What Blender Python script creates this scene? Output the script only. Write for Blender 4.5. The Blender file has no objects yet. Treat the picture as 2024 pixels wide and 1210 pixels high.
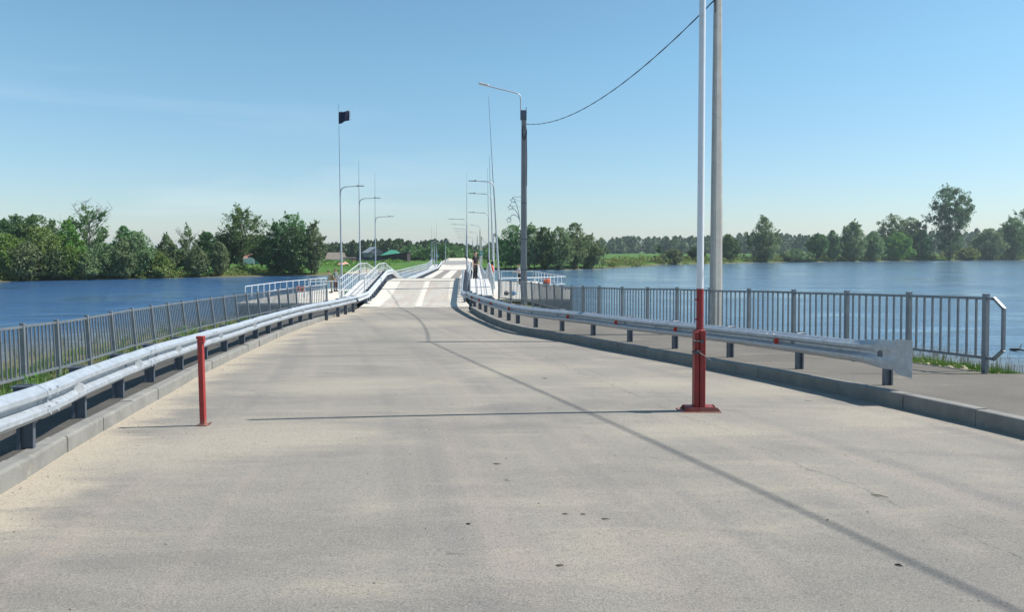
import bpy, math, random
import numpy as np
from mathutils import Vector, Matrix
C = bpy.context.scene.collection
S = bpy.context.scene
random.seed(7)
R_ = math.radians

# ------------------------------------------------------------------ camera
F = 1462.0; V0 = 533.0; PIT = math.atan((V0 - 498) / F); CZ = 1.6     # V0: optical centre, above the middle of the cropped frame
cam = bpy.data.cameras.new('camera'); co = bpy.data.objects.new('camera', cam); C.objects.link(co)
co.location = (0, 0, CZ); co.rotation_euler = (R_(90) - PIT, 0, 0)
cam.sensor_width = 36; cam.lens = 36 * F / 2024; cam.shift_y = -(605 - V0) / 2024; cam.clip_start = .05; cam.clip_end = 20000
S.camera = co
S.render.resolution_x = 1024; S.render.resolution_y = 613
# ------------------------------------------------------------------ sky, sun, exposure
SUN_EL = 50.0; SUN_AZ = 84.0          # azimuth clockwise from +Y
w = bpy.data.worlds.new('World'); S.world = w; w.use_nodes = True
wn = w.node_tree; wn.nodes.clear()
wo = wn.nodes.new('ShaderNodeOutputWorld'); bg = wn.nodes.new('ShaderNodeBackground')
sky = wn.nodes.new('ShaderNodeTexSky'); sky.sky_type = 'NISHITA'; sky.sun_disc = False
sky.sun_elevation = R_(SUN_EL); sky.sun_rotation = R_(SUN_AZ)
sky.air_density = 1.0; sky.dust_density = 0.3; sky.ozone_density = 2.0; sky.altitude = 0
bg.inputs[1].default_value = 0.093
# faint cirrus veils low in the sky
tc = wn.nodes.new('ShaderNodeTexCoord'); mp = wn.nodes.new('ShaderNodeMapping'); mp.inputs['Scale'].default_value = (1.2, 1.2, 9)
mp.inputs['Rotation'].default_value = (0, R_(-7), 0)
nz = wn.nodes.new('ShaderNodeTexNoise'); nz.inputs['Scale'].default_value = 1.7; nz.inputs['Detail'].default_value = 5; nz.inputs['Distortion'].default_value = .4
cr = wn.nodes.new('ShaderNodeValToRGB'); cr.color_ramp.elements[0].position = .50; cr.color_ramp.elements[1].position = .80
cr.color_ramp.elements[1].color = (.36, .36, .36, 1)
mx = wn.nodes.new('ShaderNodeMixRGB'); mx.inputs[2].default_value = (9.0, 9.4, 9.6, 1)
tn = wn.nodes.new('ShaderNodeMixRGB'); tn.blend_type = 'MULTIPLY'; tn.inputs[0].default_value = 1; 
sz_ = wn.nodes.new('ShaderNodeSeparateXYZ'); wn.links.new(tc.outputs['Generated'], sz_.inputs[0])
tr_ = wn.nodes.new('ShaderNodeValToRGB'); tr_.color_ramp.elements[0].position = .0; tr_.color_ramp.elements[0].color = (.86, .90, 1.02, 1)
tr_.color_ramp.elements[1].position = .24; tr_.color_ramp.elements[1].color = (.95, 1.23, 1.19, 1); wn.links.new(sz_.outputs[2], tr_.inputs[0])
# the veils lie only in the western sky, to the left
sx_ = wn.nodes.new('ShaderNodeSeparateXYZ'); wn.links.new(tc.outputs['Generated'], sx_.inputs[0])
mr_ = wn.nodes.new('ShaderNodeMapRange'); mr_.inputs['From Min'].default_value = .05; mr_.inputs['From Max'].default_value = -.45; wn.links.new(sx_.outputs[0], mr_.inputs[0])
mz_ = wn.nodes.new('ShaderNodeMapRange'); mz_.inputs['From Min'].default_value = .24; mz_.inputs['From Max'].default_value = .12; wn.links.new(sx_.outputs[2], mz_.inputs[0])
mm_ = wn.nodes.new('ShaderNodeMath'); mm_.operation = 'MULTIPLY'; wn.links.new(mr_.outputs[0], mm_.inputs[0]); wn.links.new(mz_.outputs[0], mm_.inputs[1])
cmk = wn.nodes.new('ShaderNodeMath'); cmk.operation = 'MULTIPLY'; wn.links.new(mm_.outputs[0], cmk.inputs[1])
for a, b in ((tc.outputs['Generated'], mp.inputs[0]), (mp.outputs[0], nz.inputs[0]), (nz.outputs[0], cr.inputs[0]),
             (cr.outputs[0], cmk.inputs[0]), (cmk.outputs[0], mx.inputs[0]), (sky.outputs[0], tn.inputs[1]), (tr_.outputs[0], tn.inputs[2]), (tn.outputs[0], mx.inputs[1]), (mx.outputs[0], bg.inputs[0]), (bg.outputs[0], wo.inputs[0])):
    wn.links.new(a, b)
sl = bpy.data.lights.new('sun', 'SUN'); sl.energy = 5.0; sl.angle = R_(.53); sl.color = (1, .96, .9)
so = bpy.data.objects.new('sun', sl); C.objects.link(so)
sd = Vector((math.cos(R_(SUN_EL)) * math.sin(R_(SUN_AZ)), math.cos(R_(SUN_EL)) * math.cos(R_(SUN_AZ)), math.sin(R_(SUN_EL))))
so.rotation_euler = sd.to_track_quat('Z', 'Y').to_euler(); so.location = (30, 5, 40)
S.view_settings.view_transform = 'Standard'; S.view_settings.look = 'None'; S.view_settings.exposure = 0.42; S.view_settings.gamma = 1
S.render.engine = 'CYCLES'

# ------------------------------------------------------------------ layout helpers
def ray(u, v):
    x = (u - 1012) / F; y = -(v - V0) / F
    return (x, math.cos(PIT) + y * math.sin(PIT), -math.sin(PIT) + y * math.cos(PIT))
def lerp(T, y):
    if y <= T[0][0]: return T[0][1]
    for (a, b), (c, d) in zip(T, T[1:]):
        if y <= c: return b + (d - b) * (y - a) / (c - a)
    return T[-1][1]
ZR = [(-60, 1.6), (-10, .36), (0, 0), (13, -.585), (16, -.70), (19.6, -.80), (24, -.90), (30, -.97), (34.5, -1.0), (60, -1.0)]
def zr(y):       # road height, slightly smoothed
    return (lerp(ZR, y - 1) + lerp(ZR, y) + lerp(ZR, y + 1)) / 3
def Pt(u, v, d):
    r = ray(u, v); t = d / r[1]; return Vector((r[0] * t, d, CZ + r[2] * t))
def G(u, v, dz=0):
    r = ray(u, v); lo, hi = .5, 200
    for _ in range(40):
        m = (lo + hi) / 2
        if CZ + r[2] * m > zr(r[1] * m) + dz: lo = m
        else: hi = m
    return Vector((r[0] * lo, r[1] * lo, CZ + r[2] * lo))

# ------------------------------------------------------------------ mesh builder
class MB:
    def __init__(s): s.v = []; s.f = []; s.smooth = []
    def add(s, vs, fs, smooth=False):
        o = len(s.v); s.v += [tuple(p) for p in vs]
        for f in fs: s.f.append(tuple(i + o for i in f)); s.smooth.append(smooth)
        return s
    def box(s, c, size, rz=0, rx=0, ry=0, bev=0):
        M = Matrix.Rotation(rz, 3, 'Z') @ Matrix.Rotation(ry, 3, 'Y') @ Matrix.Rotation(rx, 3, 'X')
        hx, hy, hz = (a / 2 for a in size); c = Vector(c)
        if bev <= 0:
            P = [(x, y, z) for z in (-hz, hz) for y in (-hy, hy) for x in (-hx, hx)]
            Fs = [(0, 2, 3, 1), (4, 5, 7, 6), (0, 1, 5, 4), (2, 6, 7, 3), (0, 4, 6, 2), (1, 3, 7, 5)]
        else:
            b = min(bev, hx * .9, hy * .9, hz * .9)
            P = []
            for z, k in ((-hz, b), (-hz + b, 0), (hz - b, 0), (hz, b)):
                x0, y0 = hx - k, hy - k; q = b if k == 0 else b * .4
                for (x, y) in ((-x0, -y0 + q), (-x0 + q, -y0), (x0 - q, -y0), (x0, -y0 + q), (x0, y0 - q), (x0 - q, y0), (-x0 + q, y0), (-x0, y0 - q)):
                    P.append((x, y, z))
            Fs = [tuple(range(7, -1, -1)), tuple(range(24, 32))]
            for r in range(3):
                for i in range(8):
                    j = (i + 1) % 8; Fs.append((r * 8 + i, r * 8 + j, r * 8 + 8 + j, r * 8 + 8 + i))
        return s.add([c + M @ Vector(p) for p in P], Fs)
    def bar(s, a, b, wd, ht, up=(0, 0, 1)):          # rectangular bar from a to b
        a = Vector(a); b = Vector(b); d = (b - a).normalized(); up = Vector(up)
        if abs(d.dot(up)) > .99: up = Vector((0, 1, 0))
        n = d.cross(up).normalized(); m = n.cross(d)
        P = [p + n * x * wd / 2 + m * y * ht / 2 for p in (a, b) for x, y in ((-1, -1), (1, -1), (1, 1), (-1, 1))]
        return s.add(P, [(3, 2, 1, 0), (4, 5, 6, 7), (0, 1, 5, 4), (1, 2, 6, 5), (2, 3, 7, 6), (3, 0, 4, 7)])
    def tube(s, pts, rad, n=8, caps=True, smooth=True):
        pts = [Vector(p) for p in pts]
        if not isinstance(rad, (list, tuple)): rad = [rad] * len(pts)
        V = []; ref = None
        for i, p in enumerate(pts):
            d = (pts[min(i + 1, len(pts) - 1)] - pts[max(i - 1, 0)]).normalized()
            if ref is None: ref = Vector((0, 0, 1)) if abs(d.z) < .9 else Vector((0, 1, 0))
            a = d.cross(ref).normalized(); b = a.cross(d).normalized(); ref = b
            for k in range(n):
                t = 2 * math.pi * k / n; V.append(p + (a * math.cos(t) + b * math.sin(t)) * rad[i])
        Fs = []
        for i in range(len(pts) - 1):
            for k in range(n):
                j = (k + 1) % n; Fs.append((i * n + k, i * n + j, i * n + n + j, i * n + n + k))
        s.add(V, Fs, smooth)
        if caps:
            s.add(V[:n], [tuple(range(n))]); s.add(V[-n:], [tuple(range(n - 1, -1, -1))])
        return s
    def loft(s, rows, closed=False, smooth=False, caps=False):
        n = len(rows[0]); V = [p for r in rows for p in r]; Fs = []
        for i in range(len(rows) - 1):
            for k in range(n if closed else n - 1):
                j = (k + 1) % n; Fs.append((i * n + k, i * n + j, i * n + n + j, i * n + n + k))
        s.add(V, Fs, smooth)
        if caps: s.add(rows[0], [tuple(range(n - 1, -1, -1))]); s.add(rows[-1], [tuple(range(n))])
        return s
    def prism(s, poly, a, b):           # poly: list of Vectors, offset vectors a and b
        n = len(poly); a = Vector(a); b = Vector(b)
        V = [Vector(p) + a for p in poly] + [Vector(p) + b for p in poly]
        return s.add(V, [tuple(range(n - 1, -1, -1)), tuple(range(n, 2 * n))] + [(i, (i + 1) % n, n + (i + 1) % n, n + i) for i in range(n)])
    def ball(s, c, r, nu=10, nv=7, jit=0, rng=None):
        c = Vector(c); r = Vector(r) if not isinstance(r, (int, float)) else Vector((r, r, r)); V = []
        for i in range(nv + 1):
            th = math.pi * i / nv
            for k in range(nu):
                ph = 2 * math.pi * k / nu; q = 1 + (rng.uniform(-jit, jit) if jit else 0)
                V.append(c + Vector((r.x * math.sin(th) * math.cos(ph) * q, r.y * math.sin(th) * math.sin(ph) * q, r.z * math.cos(th) * q)))
        Fs = [(i * nu + k, i * nu + nu + k, i * nu + nu + (k + 1) % nu, i * nu + (k + 1) % nu) for i in range(nv) for k in range(nu)]
        return s.add(V, Fs, True)
    def build(s, name, mat, parent=None, world=False, bevel=0):
        me = bpy.data.meshes.new(name); V = s.v
        if parent is not None and world:
            Mi = parent.matrix_basis.inverted(); V = [tuple(Mi @ Vector(p)) for p in V]
        me.from_pydata(V, [], s.f); me.polygons.foreach_set('use_smooth', s.smooth); me.update()
        o = bpy.data.objects.new(name, me); C.objects.link(o)
        if mat: me.materials.append(mat)
        if parent is not None: o.parent = parent
        if bevel:
            b = o.modifiers.new('bevel', 'BEVEL'); b.width = bevel; b.segments = 2; b.limit_method = 'ANGLE'
        return o

def thing(name, label, cat, loc=(0, 0, 0), rz=0, group=None):
    o = bpy.data.objects.new(name, None); C.objects.link(o); o.empty_display_size = .3
    o.location = loc; o.rotation_euler = (0, 0, rz)
    o.matrix_basis = Matrix.Translation(Vector(loc)) @ Matrix.Rotation(rz, 4, 'Z')
    return tag(o, label, cat, group)
def tag(o, label=None, cat=None, group=None, kind=None):
    if label: o['label'] = label
    if cat: o['category'] = cat
    if group: o['group'] = group
    if kind: o['kind'] = kind
    return o
def dup(root, loc, rz=None, label=None, group=None, scale=None):
    kids = list(root.children); r = root.copy(); C.objects.link(r); r.location = loc
    if rz is not None: r.rotation_euler = (0, 0, rz)
    if scale is not None: r.scale = scale
    if label: r['label'] = label
    if group: r['group'] = group
    for ch in kids:
        g = list(ch.children); c = ch.copy(); C.objects.link(c); c.parent = r
        for gg in g:
            d = gg.copy(); C.objects.link(d); d.parent = c
    return r

# ------------------------------------------------------------------ materials
def newmat(name):
    m = bpy.data.materials.new(name); m.use_nodes = True; n = m.node_tree; n.nodes.clear()
    o = n.nodes.new('ShaderNodeOutputMaterial'); p = n.nodes.new('ShaderNodeBsdfPrincipled'); n.links.new(p.outputs[0], o.inputs[0])
    return m, n, p, o
class NT:
    def __init__(s, n): s.n = n
    def noise(s, vec, scale, detail=4, rough=.5, dist=0):
        x = s.n.nodes.new('ShaderNodeTexNoise'); x.inputs['Scale'].default_value = scale; x.inputs['Detail'].default_value = detail
        x.inputs['Roughness'].default_value = rough; x.inputs['Distortion'].default_value = dist
        if vec: s.n.links.new(vec, x.inputs['Vector'])
        return x.outputs[0]
    def obj(s): return s.n.nodes.new('ShaderNodeTexCoord').outputs['Object']
    def world(s): return s.n.nodes.new('ShaderNodeNewGeometry').outputs['Position']
    def map(s, vec, scale=(1, 1, 1), rot=(0, 0, 0), loc=(0, 0, 0)):
        x = s.n.nodes.new('ShaderNodeMapping'); x.inputs['Scale'].default_value = scale; x.inputs['Rotation'].default_value = rot; x.inputs['Location'].default_value = loc
        s.n.links.new(vec, x.inputs[0]); return x.outputs[0]
    def ramp(s, fac, stops):
        x = s.n.nodes.new('ShaderNodeValToRGB'); e = x.color_ramp.elements
        while len(e) < len(stops): e.new(.5)
        for q, (p, c) in zip(e, stops):
            q.position = p; q.color = (c, c, c, 1) if isinstance(c, (int, float)) else (*c, 1)
        s.n.links.new(fac, x.inputs[0]); return x.outputs[0]
    def mix(s, fac, a, b, mode='MIX'):
        x = s.n.nodes.new('ShaderNodeMixRGB'); x.blend_type = mode
        for i, q in enumerate((fac, a, b)):
            if isinstance(q, (int, float)): x.inputs[i].default_value = q if i == 0 else (q, q, q, 1)
            elif isinstance(q, tuple): x.inputs[i].default_value = (*q, 1)
            else: s.n.links.new(q, x.inputs[i])
        return x.outputs[0]
    def math(s, op, a, b=0, c=0):
        x = s.n.nodes.new('ShaderNodeMath'); x.operation = op
        for i, q in enumerate((a, b, c)):
            if isinstance(q, (int, float)): x.inputs[i].default_value = q
            else: s.n.links.new(q, x.inputs[i])
        return x.outputs[0]
    def bump(s, h, p, strength=.3, dist=.01, prev=None):
        x = s.n.nodes.new('ShaderNodeBump'); x.inputs['Strength'].default_value = strength; x.inputs['Distance'].default_value = dist
        s.n.links.new(h, x.inputs['Height'])
        if prev: s.n.links.new(prev, x.inputs['Normal'])
        if p: s.n.links.new(x.outputs[0], p.inputs['Normal'])
        return x.outputs[0]
def simple(name, col, rough=.6, metal=0, var=.18, scale=3, dirt=None, bump=0, bscale=40, spec=.5):
    m, n, p, o = newmat(name); t = NT(n); v = t.obj()
    a = tuple(c * (1 - var) for c in col); b = tuple(min(1, c * (1 + var)) for c in col)
    c = t.mix(t.ramp(t.noise(v, scale, 6, .6), [(.3, 0.), (.7, 1.)]), a, b)
    if dirt:
        c = t.mix(t.ramp(t.noise(v, scale * 2.7, 8, .7, .3), [(.56, 0.), (.72, .7)]), c, dirt)
    n.links.new(c, p.inputs['Base Color']); p.inputs['Roughness'].default_value = rough; p.inputs['Metallic'].default_value = metal
    p.inputs['Specular IOR Level'].default_value = spec
    if bump: t.bump(t.noise(v, bscale, 5, .6), p, bump, .01)
    return m
def galv(name, col, metal=.55, rough=.42):
    m, n, p, o = newmat(name); t = NT(n); v = t.obj()
    c = t.mix(t.ramp(t.noise(v, 9, 6, .65), [(.3, 0.), (.7, 1.)]), tuple(x * .80 for x in col), tuple(min(1, x * 1.12) for x in col))
    c = t.mix(t.ramp(t.noise(t.map(v, (2.5, 2.5, 10)), 3, 8, .7, .6), [(.60, 0.), (.66, .5)]), c, tuple(min(1, x * 1.35) for x in col))
    c = t.mix(t.ramp(t.noise(v, 2.2, 7, .7, .5), [(.60, 0.), (.75, .55)]), c, (.23, .20, .16))
    n.links.new(c, p.inputs['Base Color']); p.inputs['Metallic'].default_value = metal
    r = t.ramp(t.noise(v, 25, 4), [(.3, rough - .08), (.7, rough + .14)]); n.links.new(r, p.inputs['Roughness'])
    t.bump(t.noise(v, 6, 3), p, .25, .02)
    return m
def fence_mat():
    m, n, p, o = newmat('fence_paint'); t = NT(n); v = t.obj()
    c = t.mix(t.ramp(t.noise(v, 5, 5, .6), [(.3, 0.), (.7, 1.)]), (.16, .185, .215), (.23, .26, .29))
    n.links.new(c, p.inputs['Base Color']); p.inputs['Roughness'].default_value = .32; p.inputs['Metallic'].default_value = .3
    return m
def redmat(name, col):
    m, n, p, o = newmat(name); t = NT(n); v = t.obj()
    c = t.mix(t.ramp(t.noise(v, 6, 6, .65), [(.3, 0.), (.7, 1.)]), tuple(x * .72 for x in col), tuple(x * 1.12 for x in col))
    c = t.mix(t.ramp(t.noise(t.map(v, (14, 14, 2.5)), 1.6, 7, .75, .4), [(.60, 0.), (.66, .8)]), c, (.09, .035, .025))
    c = t.mix(t.ramp(t.noise(v, 26, 5, .7), [(.66, 0.), (.70, .8)]), c, (.22, .17, .14))
    sx = n.nodes.new('ShaderNodeSeparateXYZ'); n.links.new(v, sx.inputs[0])
    ft = t.math('ADD', t.math('MULTIPLY', sx.outputs[2], -3.2), t.noise(v, 7, 6, .7)); c = t.mix(t.ramp(ft, [(.22, 0.), (.52, .7)]), c, (.26, .19, .14))
    n.links.new(c, p.inputs['Base Color']); p.inputs['Roughness'].default_value = .5; t.bump(t.noise(v, 30, 5, .6), p, .25, .006); return m
M = {}
M['galv'] = galv('galvanised_steel', (.44, .475, .51), .45, .48)
M['post'] = galv('galvanised_post', (.11, .13, .16), .35, .5)
M['fence'] = fence_mat()
M['bgalv'] = galv('bridge_rail_steel', (.55, .58, .60), .35, .45)
M['white'] = simple('white_paint', (.62, .64, .64), .45, 0, .06, 2, (.5, .47, .42))
M['boomwhite'] = simple('boom_white_paint', (.70, .72, .74), .3, 0, .05, 2, (.55, .54, .5))
M['red'] = redmat('red_paint', (.27, .02, .02))
M['redpost'] = redmat('faded_red_paint', (.34, .034, .03))
M['redrefl'] = simple('red_reflector', (.62, .06, .03), .3, 0, .1, 20)
M['wrefl'] = simple('grey_reflector', (.72, .72, .70), .35, 0, .1, 20)
M['black'] = simple('black_plastic', (.015, .015, .017), .5, 0, .2, 8)
M['cable'] = simple('cable_rubber', (.035, .045, .06), .6, 0, .2, 20)
M['steeld'] = simple('dark_steel', (.09, .09, .10), .5, .5, .2, 10)
M['lampmetal'] = simple('lamp_pole_paint', (.42, .45, .47), .45, .3, .08, 2)
M['lamphead'] = simple('lamp_housing', (.55, .56, .56), .4, .2, .08, 4)
M['concrete'] = simple('pole_concrete', (.43, .415, .385), .85, 0, .13, 2.2, (.24, .22, .20), .5, 60)
M['kerb'] = simple('kerb_concrete', (.215, .208, .188), .9, 0, .17, 3.5, (.36, .32, .25), .5, 70)
M['orange'] = simple('orange_plastic', (.75, .14, .05), .5, 0, .1, 6)
M['green'] = simple('green_plastic', (.03, .30, .15), .5, 0, .1, 6)
M['float'] = simple('pontoon_steel', (.10, .14, .16), .6, .1, .2, 1, (.12, .08, .05))
M['skin'] = simple('skin', (.50, .29, .21), .55, 0, .05, 6)
M['hair'] = simple('dark_hair', (.03, .022, .016), .7, 0, .2, 30)
M['blackcloth'] = simple('black_cloth', (.012, .012, .016), .9, 0, .2, 8)
M['teal'] = simple('grey_teal_cloth', (.12, .17, .18), .9, 0, .15, 8)
M['brown'] = simple('brown_cloth', (.085, .05, .045), .9, 0, .2, 8)
M['lightcloth'] = simple('light_grey_cloth', (.36, .38, .40), .9, 0, .1, 8)
M['navy'] = simple('navy_flag_cloth', (.010, .014, .045), .85, 0, .3, 3)
def camo():
    m, n, p, o = newmat('camouflage_cloth'); t = NT(n); v = t.obj(); q = t.noise(v, 9, 2, .5, .6)
    c = t.ramp(q, [(.40, (.05, .06, .03)), (.45, (.16, .14, .08)), (.55, (.28, .24, .15)), (.62, (.09, .08, .05))])
    n.links.new(c, p.inputs['Base Color']); p.inputs['Roughness'].default_value = .9; return m
M['camo'] = camo()

def asphalt_road():
    m, n, p, o = newmat('road_asphalt'); t = NT(n); v = t.world()
    uv = n.nodes.new('ShaderNodeUVMap'); uv.uv_map = 'lane'; uvo = uv.outputs[0]
    at = n.nodes.new('ShaderNodeAttribute'); at.attribute_name = 'edge'
    sep = n.nodes.new('ShaderNodeSeparateColor'); n.links.new(at.outputs['Color'], sep.inputs[0])
    eL, eR, eP = sep.outputs[0], sep.outputs[1], sep.outputs[2]
    base = t.mix(t.ramp(t.noise(v, .35, 5, .55), [(.3, 0.), (.7, 1.)]), (.240, .219, .184), (.280, .255, .214))
    # soft wheel streaks following the lane
    st = t.noise(t.map(uvo, (1.5, .05, 1)), 1.0, 4, .5, .25)
    base = t.mix(t.ramp(st, [(.34, .75), (.50, 0.)]), base, (.196, .180, .168))
    st2 = t.noise(t.map(uvo, (2.6, .07, 1), loc=(7, 3, 0)), 1.0, 3, .5, .3)
    base = t.mix(t.ramp(st2, [(.52, 0.), (.72, .55)]), base, (.33, .275, .232))
    # fine cross patches
    base = t.mix(t.ramp(t.noise(t.map(v, (.5, 1.6, 1)), 1.1, 7, .7, .4), [(.50, 0.), (.66, .55)]), base, (.37, .325, .255))
    base = t.mix(t.ramp(t.noise(t.map(v, (.35, .8, 1), loc=(3, 9, 0)), .8, 6, .65, .5), [(.34, .75), (.50, 0.)]), base, (.185, .172, .155))
    # drifted sand at the kerbs and patches
    nn = t.noise(t.map(v, (.42, 1.7, 1)), 1.0, 8, .66, .7)
    ml = n.nodes.new('ShaderNodeMapRange'); ml.inputs['From Min'].default_value = .98; ml.inputs['From Max'].default_value = 1.16; ml.inputs['To Max'].default_value = .85
    n.links.new(t.math('ADD', t.math('MULTIPLY', eL, .78), nn), ml.inputs['Value'])
    base = t.mix(ml.outputs[0], base, (.44, .375, .285))
    mr = n.nodes.new('ShaderNodeMapRange'); mr.inputs['From Min'].default_value = .85; mr.inputs['From Max'].default_value = 1.25; mr.inputs['To Max'].default_value = .6
    n.links.new(t.math('ADD', t.math('MAXIMUM', t.math('MULTIPLY', eR, .7), t.math('MULTIPLY', eP, .8)), nn), mr.inputs['Value'])
    base = t.mix(mr.outputs[0], base, (.39, .345, .27))
    # aggregate
    fine = t.noise(v, 95, 3, .75); fine2 = t.noise(v, 34, 5, .75)
    base = t.mix(t.ramp(fine, [(.38, .6), (.48, 0.)]), base, (.085, .08, .075))
    base = t.mix(t.ramp(fine, [(.56, 0.), (.66, .45)]), base, (.42, .40, .36))
    base = t.mix(t.ramp(fine2, [(.34, .5), (.47, 0.)]), base, (.12, .115, .105))
    # dark oil / clod spots
    sp = t.noise(v, 3.1, 2, .4)
    base = t.mix(t.ramp(sp, [(.765, 0.), (.785, .7)]), base, (.09, .085, .08))
    # long thin crack across the right lane
    a = G(1380, 835); b = G(2024, 1105); dx, dy = b.x - a.x, b.y - a.y; L = math.hypot(dx, dy)
    sx = n.nodes.new('ShaderNodeSeparateXYZ'); n.links.new(v, sx.inputs[0])
    dl = t.math('ADD', t.math('ADD', t.math('MULTIPLY', sx.outputs[0], dy / L), t.math('MULTIPLY', sx.outputs[1], -dx / L)), (-a.x * dy + a.y * dx) / L)
    wob = t.math('MULTIPLY', t.math('SUBTRACT', t.noise(v, 1.8, 7, .7), .5), .5)
    dd = t.math('ABSOLUTE', t.math('ADD', dl, wob))
    gate = t.ramp(t.noise(v, 1.3, 3), [(.42, 0.), (.50, .6)])
    cm = t.math('MULTIPLY', t.math('LESS_THAN', dd, .006), gate)
    base = t.mix(cm, base, (.07, .065, .06))
    n.links.new(base, p.inputs['Base Color']); p.inputs['Roughness'].default_value = .92; p.inputs['Specular IOR Level'].default_value = .3
    b1 = t.bump(t.noise(v, 1.2, 4), None, .25, .03)
    t.bump(t.noise(v, 130, 4, .7), p, .55, .006, b1)
    return m
M['road'] = asphalt_road()
def walk_asphalt(name='sidewalk_asphalt', k=1.0):
    m, n, p, o = newmat(name); t = NT(n); v = t.world()
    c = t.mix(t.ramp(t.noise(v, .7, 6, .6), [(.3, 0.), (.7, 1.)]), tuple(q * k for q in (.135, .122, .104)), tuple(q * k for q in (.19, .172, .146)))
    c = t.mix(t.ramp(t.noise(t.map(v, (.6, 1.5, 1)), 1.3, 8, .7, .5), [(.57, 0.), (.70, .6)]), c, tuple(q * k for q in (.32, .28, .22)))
    f = t.noise(v, 120, 3, .7)
    c = t.mix(t.ramp(f, [(.38, .6), (.5, 0.)]), c, (.05, .05, .05)); c = t.mix(t.ramp(f, [(.58, 0.), (.68, .3)]), c, (.33, .32, .3))
    n.links.new(c, p.inputs['Base Color']); p.inputs['Roughness'].default_value = .95; p.inputs['Specular IOR Level'].default_value = .25
    t.bump(f, p, .6, .006); return m
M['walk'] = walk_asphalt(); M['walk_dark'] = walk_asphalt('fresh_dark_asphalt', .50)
def grass_ground(name, a, b, s, dirt):
    m, n, p, o = newmat(name); t = NT(n); v = t.world()
    c = t.mix(t.ramp(t.noise(v, s, 7, .65), [(.3, 0.), (.7, 1.)]), a, b)
    c = t.mix(t.ramp(t.noise(v, s * 3.3, 6, .7), [(.50, 0.), (.66, .9)]), c, dirt)
    if name == 'meadow':
        sz = n.nodes.new('ShaderNodeSeparateXYZ'); n.links.new(v, sz.inputs[0]); mr = n.nodes.new('ShaderNodeMapRange'); mr.inputs['From Min'].default_value = -1.75; mr.inputs['From Max'].default_value = -2.15
        n.links.new(t.math('ADD', sz.outputs[2], t.math('MULTIPLY', t.noise(v, .4, 4), .25)), mr.inputs['Value']); c = t.mix(mr.outputs[0], c, (.13, .12, .06))
    n.links.new(c, p.inputs['Base Color']); p.inputs['Roughness'].default_value = 1; p.inputs['Specular IOR Level'].default_value = .1
    t.bump(t.noise(v, s * 8, 6, .7), p, .6, .2); return m
M['bank'] = grass_ground('near_bank_soil', (.10, .12, .045), (.20, .17, .10), .6, (.27, .24, .17))
M['field'] = grass_ground('meadow', (.045, .115, .022), (.075, .165, .032), .05, (.12, .17, .04))
M['sand'] = grass_ground('sandy_shore', (.42, .36, .26), (.52, .46, .35), .6, (.32, .28, .2))
M['sandroad'] = simple('sand_road', (.55, .50, .41), .95, 0, .12, .3)
M['farasphalt'] = simple('far_road_asphalt', (.26, .25, .235), .95, 0, .15, .4, (.38, .34, .28))
M['stone'] = simple('pale_stone', (.45, .39, .27), .9, 0, .35, 3)
M['drywood'] = simple('dry_wood', (.10, .08, .06), .9, 0, .3, 8)
def deck():
    m, n, p, o = newmat('bridge_deck_plate'); t = NT(n); v = t.obj()
    c = t.mix(t.ramp(t.noise(v, .9, 6, .6), [(.3, 0.), (.7, 1.)]), (.57, .525, .45), (.68, .63, .55))
    c = t.mix(t.ramp(t.noise(t.map(v, (1.6, .12, 1)), 1.6, 5, .6, .3), [(.48, 0.), (.66, .7)]), c, (.56, .43, .34))
    c = t.mix(t.ramp(t.noise(t.map(v, (.7, 1.6, 1)), 1.7, 8, .75, .8), [(.60, 0.), (.68, .8)]), c, (.36, .20, .13))
    wv = n.nodes.new('ShaderNodeTexWave'); wv.wave_type = 'BANDS'; wv.bands_direction = 'Y'; wv.inputs['Scale'].default_value = 2.2; wv.inputs['Distortion'].default_value = .6
    wv.inputs['Detail Scale'].default_value = 2
    n.links.new(v, wv.inputs[0])
    c = t.mix(t.ramp(wv.outputs[1], [(.0, .35), (.22, 0.)]), c, (.33, .29, .25))
    n.links.new(c, p.inputs['Base Color']); p.inputs['Roughness'].default_value = .7
    t.bump(wv.outputs[1], p, .3, .02); return m
M['deck'] = deck()
M['deckplain'] = simple('deck_side_plate', (.60, .555, .475), .7, 0, .08, 1.2, (.50, .43, .34))
M['deckdark'] = simple('worn_wheel_track', (.22, .19, .165), .85, 0, .3, 1.5, (.34, .29, .24), .3, 20)
M['panel'] = simple('white_walkway_plate', (.60, .585, .55), .6, 0, .05, 2, (.55, .5, .42))
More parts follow.
